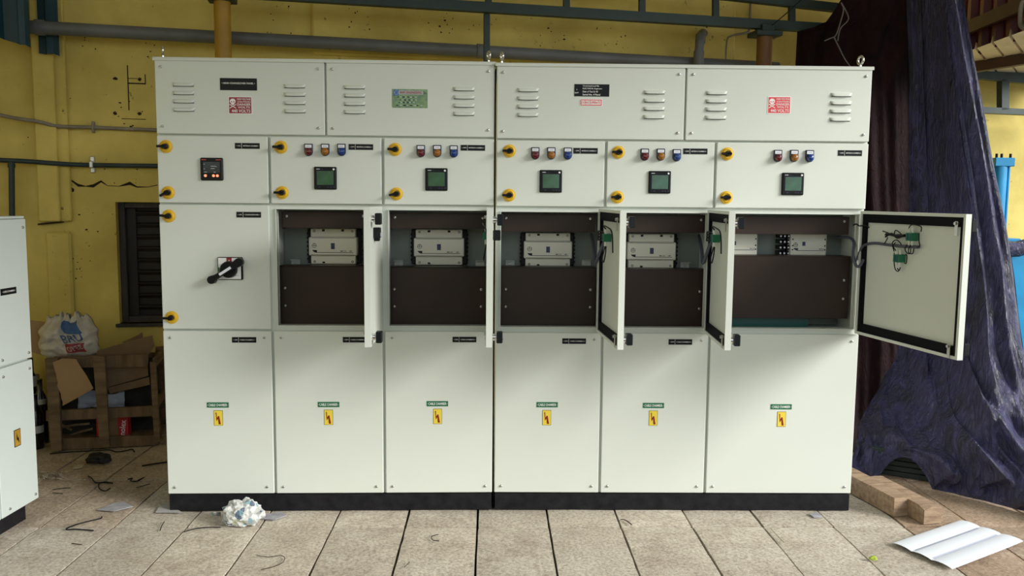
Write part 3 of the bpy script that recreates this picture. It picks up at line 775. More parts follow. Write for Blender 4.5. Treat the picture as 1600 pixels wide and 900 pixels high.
# ---- right suite
RC = [0, .4716, .9441, 1.6059]; RZ = [.0784, .8084, 1.3512, 1.6396, 1.9561]
right = thing('switchgear_cabinet', 'pale grey switchgear cabinet with wide open door at its end, right of the pair', 'cabinet', (.0059, -.0007, 0), (.0054, 0, -.0231))
carcass(right, RC, RZ, (0, 1, 2), 0)
xm = lp(SR_, 1071, 160).x
d = vent_panel(right, SR_, RC[0]+.002, xm-.004, RZ, ((825, 140.5), (1022.5, 144)))
q = MB(); q.box(-.0745, .0745, -.0015, 0, -.0255, .0255, 0)
for t, z, w_ in (('Commissioned By', .0175, .070), ('ELECTRICAL Engineers', .0065, .082), ('Date of Test 21 05', -.0055, .065), ('Serial No. 4 Panel', -.0180, .075)): q.text(t, -.039+w_/2, z, w_, .0072, -.0021, 1)
q.prism([(-.0655, .001), (-.0625, .001), (-.064, .006)], -.0020, -.0014, 1); q.text('EST', -.064, -.011, .016, .005, -.0021, 1)
p = lp(SR_, 924.7, 141.2); sub(d, 'name_plate', q.mesh('name_plate', ['black', 'white']), p.x, p.z)
q = MB(); q.box(-.048, .048, -.0012, 0, -.0148, .0148, 1); q.box(-.0455, .0455, -.0015, 0, -.0125, .0125, 0); q.box(-.0425, .0425, -.0018, 0, -.0088, .0088, 1)
for t, x, w_ in (('DO', -.0335, .016), ('NOT', -.0135, .018), ('OPERATE', .0195, .042)): q.text(t, x, 0, w_, .0105, -.0023, 0)
for x in (-.0242, -.0030): q.box(x-.0006, x+.0006, -.0022, -.0015, -.0088, .0088, 0)
p = lp(SR_, 923.5, 160.3); sub(d, 'warning_sign', q.mesh('warning_sign', ['sign_pink', 'white']), p.x, p.z)
d = vent_panel(right, SR_, xm+.004, RC[3]-.002, RZ, ((1119.5, 145), (1314.5, 148)))
p = lp(SR_, 1217.3, 164.3); sub(d, 'danger_sign', danger_mesh('sign_pink'), p.x, p.z)
door_with(right, SR_, RC, RZ, 2, 0, plate=(915, 235.7, '\u2022 DF3', '\u2022 METERING CHAMBER-3 \u2022'), lamps=((836.3, 240), (861.3, 240), (887, 240.3)), meter=(860.5, 283.3), locks=((796, 236), (795.5, 305)))
door_with(right, SR_, RC, RZ, 2, 1, plate=(1086.5, 236.5, '\u2022 DF4', '\u2022 METERING CHAMBER-4 \u2022'), lamps=((1007, 242), (1032, 242), (1057, 243)), meter=(1030.3, 284.8), locks=((966, 238), (964.5, 308)))
door_with(right, SR_, RC, RZ, 2, 2, plate=(1328, 239.2, '\u2022 DF5', '\u2022 METERING CHAMBER-5 \u2022'), lamps=((1214.7, 244), (1240, 244), (1264.3, 244.3)), meter=(1238, 287.5), locks=((1136, 240.5), (1134.5, 308.5)))
door_with(right, SR_, RC, RZ, 0, 0, plate=(897, 533, '\u2022 DF3', '\u2022 CABLE CHAMBER-3 \u2022'), signs=((855, 632.3), (854.3, 652.5)), screws=True)
door_with(right, SR_, RC, RZ, 0, 1, plate=(1063, 534.3, '\u2022 DF4', '\u2022 CABLE CHAMBER-4 \u2022'), signs=((1021, 633.5), (1020.7, 653.3)), screws=True)
door_with(right, SR_, RC, RZ, 0, 2, signs=((1220.5, 635.5), (1221, 655)), screws=True)
compartment(right, SR_, 0, RC, RZ, (782, 417, 930, 509), (783, 334, 930, 363), [(819, 364, 893.5, 417)])
compartment(right, SR_, 1, RC, RZ, (952, 420, 1100, 511), (952, 336, 1103, 364), [(981, 365.5, 1055.5, 419.5)])
compartment(right, SR_, 2, RC, RZ, (1118, 399, 1324, 498), (1118, 338, 1326, 367), [], [(1128, 362, 1182.5, 404), (1236.5, 363, 1290.5, 405)])
# what shows only in the wide compartment: terminal stack and green insulating sheet
q = MB()
for i in range(3):
    for k in range(4): q.box(i*.018, i*.018+.013, -.05-.008*((i+k) % 2), 0, k*.026, k*.026+.02, 0, .002); q.cyl((i*.018+.006, -.05, k*.026+.01), (i*.018+.006, -.061, k*.026+.01), .004, 8, 1)
p = lp(SR_, 1217, 399, .18); q.build('terminal_block', ['black', 'zinc'], right, (p.x, .239, p.z))
u, v = lp(SR_, 1120, 499, .13), lp(SR_, 1262, 513, .13)
q = MB(); q.box(u.x, v.x, .13, .134, v.z-.02, u.z+.03); q.build('insulating_sheet', 'teal_sheet', right)
for px, py in ((916, 410), (1070, 414), (797, 411)): p = lp(SR_, px, py, .238); obj('bracket', BRACKET, right, (p.x, .239, p.z))
for px, py in ((784, 97), (1347, 108)):
    p = lp(SR_, px, py, .03); obj('eye_bolt', EYE, right, (p.x, .05, RZ[4]+.004), (0, 0, .3))

# ---- open doors, each with locks, latches, lamp terminals and wiring
def wire(d, P, r=.0016, m='black', name='wire', n=6):
    q = MB(); q.tube(smoothpath(P, 5), r, n); return q.build(name, m, d)
def lamp_back_mesh():
    q = MB(); q.box(-.018, .018, .0, .034, -.016, .016, 0, .002)
    q.box(.018, .026, .0, .026, -.014, .014, 3, .001)
    for x in (-.011, .007):
        for s in (-1, 1): q.cyl((x, .022, s*.016), (x, .024, s*.034), .0042, 8, 1, .003)
        q.box(x-.005, x+.005, .034, .036, -.012, .012, 2)
    return q.mesh('lamp_terminal', ['terminal_green', 'clear_tip', 'teal_sheet', 'black'])
LAMPBACK = lamp_back_mesh()
def latch_mesh():
    q = MB(); q.box(-.006, .006, .0, .018, -.004, .004); q.box(-.008, .008, .016, .019, -.045, .008, 0, .001); q.cyl((0, .019, 0), (0, .026, 0), .006, 8)
    return q.mesh('latch', ['zinc'])
LATCH = latch_mesh()

def fit_door(root, S, Z, hx, width, free, wide=False, name_sticker=False):
    z0, z1 = Z[1]+.003, Z[2]-.004
    fx, fy = free; ang = math.atan2(fy, fx-hx)
    o = open_door(root, S, hx, z0, z1, width, ang)
    h = z1-z0
    for z in (.035, h-.045):
        obj('door_lock', EDGELOCK, o, (-(width-.035), -.002, z))
        obj('latch', LATCH, o, (-(width-.045), .006, z+.01))
    for z in (.09, h-.09): obj('hinge', HINGE, o, (.004, .012, z))
    return o, h
dL2, h = fit_door(left, SL_, LZ, -.4835, .452, (-.480, -.44))
q = MB(); q.box(-.016, .016, -.028, 0, -.022, .02, 0, .003); q.box(-.012, .014, -.034, -.02, -.016, .0, 1, .001); q.box(.012, .034, -.022, 0, -.035, -.006, 0, .003)
q.build('lamp_body', ['black', 'print_grey'], dL2, (-.335, -.002, h-.10))
q = MB(); q.box(-.02, .02, -.001, 0, -.02, .02); q.build('sticker', 'print_grey', dL2, (-.20, -.002, h-.05))
dL3, h = fit_door(left, SL_, LZ, -.005, .452, (-.0145, -.44))
q = MB(); q.box(-.016, .016, -.030, 0, -.02, .02, 0, .003); q.build('lamp_body', ['black'], dL3, (-.40, -.002, h-.105))
dR1, h = fit_door(right, SR_, RZ, .466, .452, (.4965, -.44))
dR2, h = fit_door(right, SR_, RZ, .939, .452, (.914, -.44))
dR3, h = fit_door(right, SR_, RZ, 1.6035, .640, (1.722, -.622))
def wireX(d, P, *r): return wire(d, [(-x, y, z) for x, y, z in P], *r)
for dd, xx in ((dL3, .20), (dR1, .20), (dR2, .20)):
    y = .006
    obj('lamp_terminal', LAMPBACK, dd, (-xx, y, h-.115))
    wireX(dd, [(xx-.01, y+.02, h-.15), (xx-.02, y+.03, h-.20), (xx+.01, y+.03, h-.215), (xx+.02, y+.025, h-.18), (xx+.005, y+.02, h-.15)], .0028)
    wireX(dd, [(xx-.01, y+.02, h-.08), (xx+.02, y+.035, h-.065), (xx+.08, y+.03, h-.07), (xx+.12, y+.02, h-.09), (xx+.12, y+.015, h-.17)], .0028)
    for k in range(4):
        wireX(dd, [(xx-.01, y+.02, h-.10-.01*k), (xx-.06, y+.035, h-.09-.012*k), (xx-.12, y+.03, h-.10-.01*k), (xx-.17, y+.02, h-.095-.01*k)], .0034)
for P in (((924, 366, .18), (927, 380, .12), (929, 398, .05), (930, 411, .0), (935, 400, -.03), (943, 380, -.06), (949, 373, -.09)), ((1092, 368, .18), (1095, 380, .12), (1097, 398, .05), (1098, 411, .0), (1103, 400, -.03), (1109, 383, -.06), (1117, 372, -.09))):
    q = MB(); q.tube(smoothpath([tuple(lp(SR_, *p)) for p in P], 6), .0075, 8); q.build('wiring_conduit', 'conduit_grey', right)
# wide door: two green lamp terminals, bundled black wires and a grey conduit back into the cabinet
def dl(px, py):      # a pixel on the inner face of the wide door, in door coordinates
    M = SR_.M @ Matrix.Translation(dR3.location) @ Matrix.Rotation(dR3.rotation_euler.z, 4, 'Z')
    p0 = M @ Vector((0, .006, 0)); n = M.to_3x3() @ Vector((0, 1, 0)); return M.inverted() @ on(px, py, p0, n)
for px, py in ((1431, 370), (1411, 403.5)):
    p = dl(px, py); obj('lamp_terminal', LAMPBACK, dR3, (p.x, .006, p.z), None)
def dw(P, r=.0022, lift=.02, m='black', name='wire'):
    wire(dR3, [(lambda c: (c.x, .006+lift, c.z))(dl(*p)) for p in P], r, m, name)
for P in (((1427, 358), (1429, 353), (1434, 351), (1444, 353), (1447, 356), (1446, 362)), ((1404, 393), (1401, 382), (1403, 377), (1408, 375), (1414, 380), (1415, 383)), ((1407, 392), (1402, 384), (1406, 379)), ((1404, 395), (1404, 412), (1406, 421), (1410, 424), (1413, 420)),
          ((1424, 382), (1421, 389), (1424, 395), (1429, 396), (1430, 388)), ((1431, 382), (1427, 388), (1427, 395), (1433, 396), (1435, 388)), ((1388, 362), (1386, 361), (1392, 363)), ((1394, 371), (1391, 377), (1388, 381)), ((1409, 419), (1411, 422), (1414, 418)), ((1404, 366), (1406, 360), (1411, 362), (1415, 366)), ((1443, 364), (1443, 376), (1444, 384), (1440, 386)), ((1422, 397), (1424, 400), (1423, 411), (1420, 411))):
    dw(P)
for k in range(6): dw(((1391, 364+k*1.2), (1400, 368-k*.6), (1410, 367+k*.9), (1421, 369-k*.4)), .0042, .014+.004*(k % 3))
dw(((1340, 407), (1343, 405), (1350, 388), (1357, 382), (1372, 380), (1395, 383), (1418, 385), (1440, 386)), .0062, .012, 'conduit_grey', 'wiring_conduit')
q = MB(); q.tube(smoothpath([(lambda p: (p.x, p.y, p.z))(lp(SR_, x, y, yy)) for x, y, yy in ((1305, 372, .18), (1325, 371, .10), (1334, 378, .04), (1333, 398, -.01), (1337, 414, -.03), (1343, 416, -.05), (1349, 406, -.04))], 6), .0065, 8)
q.build('wiring_conduit', 'conduit_grey', right)
q = MB(); q.tube(smoothpath([(lambda p: (p.x, p.y, p.z))(lp(SR_, x, y, yy)) for x, y, yy in ((1333, 352, .03), (1338, 350, .0), (1343, 353, -.02), (1352, 352, -.04), (1358, 356, -.05))], 5), .003, 6)
q.build('wire', 'black', right)

# ------------------------------------------------------------------ low cabinet on the left, facing right
CA = PI/2-.07
cab = thing('control_panel', 'low pale grey panel cabinet cut off by the left edge', 'cabinet', (-1.971, -.031, 0), (0, 0, CA))
CM = Matrix.Translation((-1.971, -.031, 0)) @ Matrix.Rotation(CA, 4, 'Z')
def cl(px, py): return CM.inverted() @ on(px, py, CM @ Vector((0, 0, 0)), CM.to_3x3() @ Vector((0, 1, 0)))
q = MB(); q.box(-.95, -.004, .019, .45, .08, 1.288); q.build('carcass', 'paint_blue', cab)
q = MB(); q.box(-.95, -.012, -.002, .45, 1.288, 1.298, 0, .002); q.build('top_cover', 'paint_blue', cab)
q = MB(); q.box(-.95, -.05, .030, .44, 0, .08, 0, .002); q.build('plinth', 'black_paint', cab)
for x0, x1, z0, z1, nm in ((-.255, 0, .696, 1.286, 'upper_panel'), (-.255, 0, .078, .688, 'lower_panel'), (-.95, -.262, .696, 1.286, 'upper_panel'), (-.95, -.262, .078, .688, 'lower_panel')):
    q = MB(); q.box(x0, x1, 0, .018, z0, z1, 0, .0025); o = q.build(nm, 'paint_blue', cab)
    if x1 == 0:
        for x in (x0+.05, x1-.025):
            for z in (z0+.025, z1-.035): obj('screw', SCREW, o, (x, 0, z))
    if nm == 'lower_panel' and x1 == 0:
        p = cl(27, 684); q = MB(); q.box(-.022, .022, -.0012, 0, -.036, .036, 1); q.box(-.019, .019, -.0016, 0, -.033, .033, 0)
        q.prism([(-.006, .024), (.002, -.002), (.007, .004), (.010, -.024), (-.002, -.006), (-.007, -.012)], -.002, -.0015, 1); q.build('voltage_sign', ['post_yellow', 'black'], o, (p.x, 0, p.z))
    if nm == 'upper_panel' and x1 == 0:
        p = cl(13, 455); q = MB(); q.box(-.052, .052, -.0015, 0, -.0135, .0135, 0); q.text('\u2022 CABLE CHAMBER \u2022', 0, 0, .085, .007, -.002, 1); q.build('name_plate', ['black', 'white'], o, (p.x, 0, p.z))
obj('eye_bolt', EYE, cab, (cl(8, 335).x, .05, 1.298), (0, 0, -.9))

# ------------------------------------------------------------------ wooden crate with rubbish in it
CR0 = atZ(76, 707); CR1 = atZ(247, 697)
ca_ = math.atan2(CR1.y-CR0.y, CR1.x-CR0.x)
crate = thing('wooden_crate', 'rough slatted wooden crate holding rubbish behind the left cabinets', 'crate', CR0, (0, 0, ca_))
KM = Matrix.Translation(CR0) @ Matrix.Rotation(ca_, 4, 'Z')
def kl(px, py, y=0.): return KM.inverted() @ on(px, py, KM @ Vector((0, y, 0)), KM.to_3x3() @ Vector((0, 1, 0)))
def plank(name, P, y0, y1, m):        # four pixel corners on the plane y0
    Q = [kl(px, py, y0) for px, py in P]; q = MB(); q.prism([(p.x, max(p.z, .002)) for p in Q], y0, y1); return q.build(name, m, crate)
plank('post', ((70, 561), (90, 560), (96, 704), (80, 706)), -.02, .015, 'wood')
plank('post', ((145, 557), (163, 557), (171, 698), (156, 700)), -.02, .015, 'wood')
plank('post', ((234, 566), (243, 566), (250, 690), (241, 690)), -.0, .03, 'wood')
plank('rail', ((84, 558), (231, 554), (231, 573), (84, 575)), .016, .04, 'wood_x')
plank('rail', ((72, 642), (240, 635), (240, 650), (72, 658)), .016, .04, 'wood_x')
plank('rail', ((82, 686), (248, 680), (248, 697), (82, 704)), .016, .04, 'wood_x')
CW, CD = kl(247, 697).x, .36
q = MB(); q.box(.0, CW, .04, CD, .02, .035); q.build('base_board', 'wood_x', crate)
for zz in (.06, .22, .40): q = MB(); q.box(.0, CW, CD-.02, CD, zz, zz+.07, 0, .002); q.build('rail', 'wood_x', crate)
for x in (0, CW-.05): q = MB(); q.box(x, x+.05, CD, CD+.03, 0, .50, 0, .002); q.build('post', 'wood', crate)
for x in (-.005, CW-.02): 
    for zz in (.20, .44): q = MB(); q.box(x, x+.02, .04, CD-.02, zz, zz+.05, 0, .002); q.build('rail', 'wood', crate)
plank('brace', ((231, 641), (240, 636), (250, 655), (252, 682), (246, 664)), .045, .06, 'wood')
def kw(px, py, y): return KM @ kl(px, py, y)
def card(name, P, y, m, label, cat='cardboard', group=None, t=.006, tilt=0.):
    Q = [kl(px, py, y) for px, py in P]; q = MB(); q.prism([(p.x, p.z) for p in Q], y-t/2, y+t/2)
    o = q.build(name, m, None, CR0, (0, 0, ca_)); return tag(o, label, cat, group)
# torn cardboard leaning in the front of the crate
rnd = random.Random(5)
edge = [(82+i*1.5+rnd.uniform(-1.5, 1.5), 566+i*6.2) for i in range(11)]
P = edge + [(98, 634), (120, 622), (146, 607), (136, 588), (126, 573), (119, 561), (98, 560)]
card('cardboard_sheet', P, -.026, 'cardboard', 'torn tan cardboard sheet leaning inside the crate', 'cardboard')
card('cardboard_flap', ((152, 548), (210, 531), (238, 524), (241, 541), (232, 556), (152, 562)), .075, 'cardboard_dark', 'brown cardboard flap lying along the crate top rail', 'cardboard')
card('cardboard_flap', ((165, 573), (231, 572), (232, 587), (165, 606)), .085, 'cardboard_dark', 'upper brown cardboard strip inside the crate, right half', 'cardboard')
card('cardboard_flap', ((168, 606), (233, 589), (234, 601), (172, 615)), .075, 'cardboard_dark', 'lower narrow cardboard strip inside the crate, right half', 'cardboard')
card('cardboard_flap', ((190, 535), (215, 524), (222, 519), (224, 527), (200, 536)), .14, 'cardboard_dark', 'small folded cardboard end sticking up behind the crate', 'cardboard')
card('cardboard_piece', ((44, 500), (70, 503), (82, 556), (88, 562), (44, 548)), .20, 'cardboard', 'orange-brown cardboard panel between the sack and the left cabinet', 'cardboard')
# dark bin liner filling the crate
q = MB()
def liner(u, v):
    p = Vector((.02+(CW-.04)*u, .215+.03*noise.noise((u*7, v*6, 2)), .045+.40*v)); return p
q.grid(liner, 16, 14); q.box(.02, CW-.03, .255, CD-.03, .04, .44)
tag(q.build('bin_liner', 'cloth_black', None, CR0, (0, 0, ca_)), 'black plastic lining bulging inside the crate', 'bin liner')
# blue-white cloth
q = MB()
def cloth(u, v):
    a = kl(122+72*u, 613+24*v, .09); h = noise.noise((u*6, v*4, 1))*.02
    return Vector((a.x, .10+h, a.z+.012*math.sin(u*7)*(1-v)-(.02*(u-.5)**2)))
q.grid(cloth, 24, 10); o = q.build('rag', 'cloth_blue', None, CR0, (0, 0, ca_)); tag(o, 'pale blue rag stuffed behind the crate mid rail', 'rag')
m_ = o.modifiers.new('s', 'SOLIDIFY'); m_.thickness = .006
# red carton with white letters
a, b = kl(150, 653, .07), kl(201, 683, .07)
q = MB(); q.box(a.x, b.x, .07, .16, .045, a.z, 0, .002); q.box(kl(157, 660, .07).x, kl(184, 660, .07).x, .0692, .071, .05, a.z-.004, 1)
c = kl(191.5, 668, .07); q.text('nolex', c.x, c.z, .085, .030, .0688, 2, math.radians(84))
tag(q.build('carton', ['carton_red', 'cardboard_dark', 'white'], None, CR0, (0, 0, ca_)), 'red carton with white lettering in the crate bottom', 'box')
# scrap sticks
for i, (x0, y0, x1, y1, lb) in enumerate(((98, 667, 140, 662, 'uppermost thin wood offcut lying in the crate bottom'), (110, 680, 145, 670, 'slanting wood offcut in front, lying in the crate bottom'), (96, 664, 112, 672, 'shortest wood offcut by the left crate post'))):
    A, B = kw(x0, y0, .08+.012*i), kw(x1, y1, .07+.012*i); q = MB(); q.tube([A, (A+B)/2+Vector((0, 0, .003)), B], .007, 6)
    tag(recenter(q.build('wood_offcut', 'wood_x')), lb, 'offcut', 'offcuts in the crate')
# white printed sack on top of the crate
SX0, SZ0 = kl(60, 557, .10), kl(106, 560, .10)
q = MB(); SWd, SHt = kl(153, 525, .1).x-kl(60, 525, .1).x, kl(106, 490, .1).z-kl(106, 557, .1).z
def sackp(u, v, lift=0.):
    # outline pinched at the ragged mouth
    half = .5*(1-.34*max(0, v-.62)/.38-.25*max(0, .12-v)/.12)+.03*noise.noise((v*7, u*2, 6))
    bul = max(0, 1-(2*u-1)**2)**.5*max(0.02, math.sin(PI*min(.97, .06+.9*v)))**.6
    n1 = noise.noise((u*4, v*4, 3))*.5+noise.noise((u*9, v*9, 7))*.35+abs(noise.noise((u*14, v*11, 9)))*.25
    x = SX0.x+SWd*(.5+(2*u-1)*half+.03*noise.noise((v*5, 1, 4)))
    z = SZ0.z+SHt*v+.02*noise.noise((u*6, v*2, 8))*v+.035*noise.noise((u*16, 0, 1))*max(0, (v-.8)/.2)
    return Vector((x, .13-.09*bul-.060*n1*(.3+.7*bul)-lift, z))
q.grid(lambda u, v: sackp(u, v), 44, 34)
q.grid(lambda u, v: Vector((sackp(1-u, v).x, .14+.07*max(0, 1-(2*u-1)**2)**.5*math.sin(PI*(.05+.9*v)), sackp(1-u, v).z)), 44, 34)
sack = q.build('plastic_sack', 'sack', None, CR0, (0, 0, ca_)); tag(sack, 'crumpled white woven sack with blue and red print on the crate', 'sack')
q = MB(); q.grid(lambda a, b: sackp(.42+.30*a+.06*(1-b), .60+.26*b, .003), 12, 8); q.build('print', 'sack_blue', sack)
q = MB(); q.grid(lambda a, b: sackp(.50+.30*a+.02*(1-b), .16+.22*b, .003), 12, 8); q.build('print', 'sack_red', sack)
for t, u, v, w_, h_, m_ in (('BRU', .62, .50, .34, .16, 'sack_blue'), ('OPEE', .655, .27, .24, .10, 'sack')):
    q = MB(); V, F = text_mesh(t); q.add([sackp(u+x*w_-.06*y, v+y*h_+x*.06, .007) for x, y in V], F); q.build('lettering', m_, sack)
# dark bottles standing beside the crate
def bottle(px, py, z0, r, h, label, m='bottle_dark', band=None):
    p = atZ(px, py); q = MB(); pr = [(0, r*.95), (.01, r), (h*.62, r), (h*.74, r*.8), (h*.82, r*.42), (h*.96, r*.40), (h, r*.42)]
    n = 18; V = [(rr*math.cos(2*PI*i/n), rr*math.sin(2*PI*i/n), zz) for zz, rr in pr for i in range(n)]
    q.add(V, [(j*n+i, j*n+(i+1) % n, (j+1)*n+(i+1) % n, (j+1)*n+i) for j in range(len(pr)-1) for i in range(n)], 0, True)
    q.add(V[:n], [tuple(range(n))[::-1]]); q.add(V[-n:], [tuple(range(n))])
    o = q.build('bottle', m, None, (p.x, p.y, z0))
    if band:
        k = MB(); R = r+.0008; a, b = band
        Vb = [(R*math.cos(2*PI*i/n), R*math.sin(2*PI*i/n), zz) for zz in (a, b) for i in range(n)]
        k.add(Vb, [(i, (i+1) % n, n+(i+1) % n, n+i) for i in range(n)], 0, True); k.build('bottle_label', 'scrap_grey', o)
    tag(o, label, 'bottle')
bottle(57, 700, 0, .040, .30, 'dark bottle with a grey band in front, beside the crate', band=(.09, .13))
bottle(66, 690, 0, .035, .36, 'taller dark bottle behind the banded one, beside the crate', band=(.22, .25))
bottle(52, 682, 0, .045, .46, 'tallest dark bottle half hidden by the left cabinet', band=(.30, .36))

# ------------------------------------------------------------------ things fixed along the back wall
def rail_between(name, A, B, wd, ht, m, parent=None):     # rectangular bar from A to B, ht vertical, wd across
    A, B = Vector(A), Vector(B); d = (B-A).normalized(); side = d.cross(Vector((0, 0, 1))).normalized(); up = side.cross(d)
    q = MB(); V = []
    for P in (A, B):
        for s, t in ((-1, -1), (1, -1), (1, 1), (-1, 1)): V.append(P+side*(s*wd/2)+up*(t*ht/2))
    q.add(V, [(0, 1, 2, 3), (7, 6, 5, 4), (0, 4, 5, 1), (1, 5, 6, 2), (2, 6, 7, 3), (3, 7, 4, 0)]); return q.build(name, m, parent)
# long grey drain pipe
q = MB(); P = [wp(40, 42, .16), wp(320, 57, .16), wp(640, 74, .16), wp(960, 92, .16), wp(1215, 106, .16)]
r = .037; q.tube(smoothpath(P, 4), r, 16)
pipe = q.build('drain_pipe', 'pipe_grey'); tag(pipe, 'long grey drain pipe running along the back wall', 'pipe')
for px, py in ((62, 43), (752, 80)):
    A, B = wp(px-7, py-.4, .16), wp(px+7, py+.4, .16); k = MB(); k.cyl(A, B, r+.006, 16); k.build('coupling', 'pipe_grey', pipe)
q = MB(); 
q.tube(smoothpath([wp(1091, 112, .24), wp(1092, 82, .24), wp(1094, 64, .24), wp(1096, 55, .21), wp(1098, 52, .12), wp(1099, 52, .04)], 5), .028, 14)
q.tube([wp(1091, 104, .24), wp(1092, 80, .24)], .033, 14)
q.tube([wp(1094, 66, .24), wp(1095, 56, .215)], .032, 14)
tag(q.build('vent_pipe', 'pipe_grey'), 'short grey elbow pipe coming out of the wall above the right cabinet', 'pipe')
# posts
def post(px, ytop, ybot, off, r, m, label, capx):
    A = wp(px, ytop, off); t = thing('steel_post', label, 'post', (A.x, A.y, 0))
    q = MB(); q.cyl((0, 0, 0), (0, 0, A.z), r, 20); q.build('pole', m, t)
    q = MB(); q.box(-capx, capx, -capx*.8, capx*.8, A.z, A.z+.03, 0, .003); q.box(-capx*.5, capx*.5, -capx*.6, capx*.6, A.z+.03, A.z+.07, 0, .003); q.build('cap_plate', 'teal_paint', t, (0, 0, 0), (0, 0, WA))
post(347, 3, 90, .32, .045, 'post_yellow', 'round yellow steel post rising behind the left cabinet', .075)
post(1195, 58, 105, .40, .048, 'post_brown', 'round brown steel post rising behind the right cabinet', .085)
# lattice truss
truss = thing('roof_truss', 'dark teal steel lattice truss under the roof', 'truss', wp(345, 0, .40))
tl = -Vector(truss.location)
def bar(A, B, wd, ht): rail_between('truss_bar', A+tl, B+tl, wd, ht, 'teal_paint', truss)
T = .40
bar(wp(300, -16, T), wp(1300, 45, T), .05, .056)
bar(wp(300, -96, T), wp(1000, -22, T), .05, .05); bar(wp(1000, -22, T), wp(1330, 15, T), .05, .05)
for x in (430, 545, 655, 763, 885, 1003, 1118, 1237):
    yb = -16+61*(x-300)/1000; bar(wp(x, yb-3, T), wp(x, yb-58, T), .03, .036)
A, B = wp(760.5, 18, .36), wp(760.5, 112, .36)
tag(recenter(rail_between('hanger_bar', A, B, .03, .034, 'teal_paint')), 'dark teal flat bar hanging below the truss between the cabinets', 'bar')
# wall conduits
q = MB(); q.tube(smoothpath([wp(-30, 173, .03), wp(20, 184, .09), wp(60, 190, .09), wp(90, 197, .06), wp(145, 199, .02), wp(260, 204, .02)], 5), .0105, 10)
c1 = tag(q.build('conduit', 'conduit_cream'), 'thin cream conduit sagging across the left wall, upper one', 'conduit')
q = MB(); a = wl(145, 199, .03); q.box(a.x-.006, a.x+.006, -.036, 0, a.z-.03, a.z+.035, 0, .002); q.build('clip', 'conduit_cream', c1, W0, (0, 0, WA))
q = MB(); q.tube(smoothpath([wp(-30, 249, .09), wp(40, 252, .09), wp(95, 256, .07), wp(145, 258, .03), wp(260, 259.5, .03)], 5), .0135, 10)
c2 = tag(q.build('conduit', 'conduit_blue'), 'blue-grey conduit along the left wall, lower one with a tee', 'conduit')
q = MB(); q.tube([wp(18, 253, .09), wp(19, 345, .09)], .016, 10); q.tube([wp(18, 256, .09), wp(18, 262, .09)], .020, 10); q.build('drop_pipe', 'conduit_blue', c2)
q = MB(); a = wl(143, 257, .03); q.box(a.x-.012, a.x+.012, -.018, 0, a.z-.048, a.z+.048, 0, .004); q.box(a.x-.01, a.x+.01, -.048, -.015, a.z-.02, a.z+.02, 0, .004); q.build('clip', 'zinc', c2, W0, (0, 0, WA))
q = MB(); q.tube(smoothpath([wp(1173, -10, .03), wp(1172, 20, .03), wp(1171, 44, .03), wp(1166, 51, .03), wp(1143, 56, .03), wp(1135, 66, .03), wp(1133, 112, .03)], 5), .008, 8)
tag(q.build('conduit', 'conduit_cream'), 'bent thin conduit on the wall beside the elbow pipe', 'conduit')
q = MB(); q.tube(smoothpath([wp(1258, -6, .5), wp(1232, 18, .5), wp(1206, 40, .5)], 5), .0035, 6); tag(q.build('cable', 'black'), 'thin black cable slanting across the truss end', 'cable')
# teal corrugated cladding sheets, upper left
def corr(name, P0, P1, z0, z1, pitch, amp, m, label, ragged=0., cat='cladding', phase=0.):
    """vertical ribbed sheet from plan point P0 to P1"""
    A, B = Vector((P0[0], P0[1], 0)), Vector((P1[0], P1[1], 0)); L = (B-A).length; d = (B-A)/L; n = Vector((d.y, -d.x, 0))
    prof = []; x = -phase*pitch
    while x < L+pitch:
        for fx, h in ((0, 0), (.55, 0), (.65, 1), (.90, 1), (1.0, 0)):
            xx = x+fx*pitch
            if 0 <= xx <= L and (not prof or xx > prof[-1][0]+1e-6): prof.append((xx, h))
        x += pitch
    prof = [(0, 0)]+[p for p in prof if p[0] > 1e-4]
    if prof[-1][0] < L-1e-4: prof.append((L, 0))
    q = MB(); V = []
    for yy in (0, .002):
        for zz in (0, 1):
            for x, h in prof:
                p = A+d*x+n*(h*amp-yy); V.append((p.x, p.y, (z0(x/L) + ragged*noise.noise((x*40, 0, 3))) if zz == 0 else z1))
    k = len(prof)
    F = [(i, i+1, k+i+1, k+i) for i in range(k-1)] + [(2*k+i+1, 2*k+i, 3*k+i, 3*k+i+1) for i in range(k-1)] + [(i+1, i, 2*k+i, 2*k+i+1) for i in range(k-1)]
    q.add(V, F); o = q.build(name, m); return tag(recenter(o), label, cat)
a, b = wp(-60, 60, .30), wp(47, 60, .30); za, zb_ = wp(0, 60, .30).z, wp(47, 74, .30).z
corr('cladding_sheet', a, b, lambda t: za+(zb_-za)*max(0, (t-.56)/.44), 2.84, .125, .03, 'teal_cladding', 'large dark blue ribbed cladding sheet in the top left corner', .01, phase=.35)
a, b = wp(60, 60, .085), wp(92, 60, .085); zc = wp(75, 84, .085).z
corr('cladding_sheet', a, b, lambda t: zc-.008*t, 2.84, .14, .025, 'teal_cladding', 'narrow blue cladding strip behind the pipe, top left', .012, phase=.3)

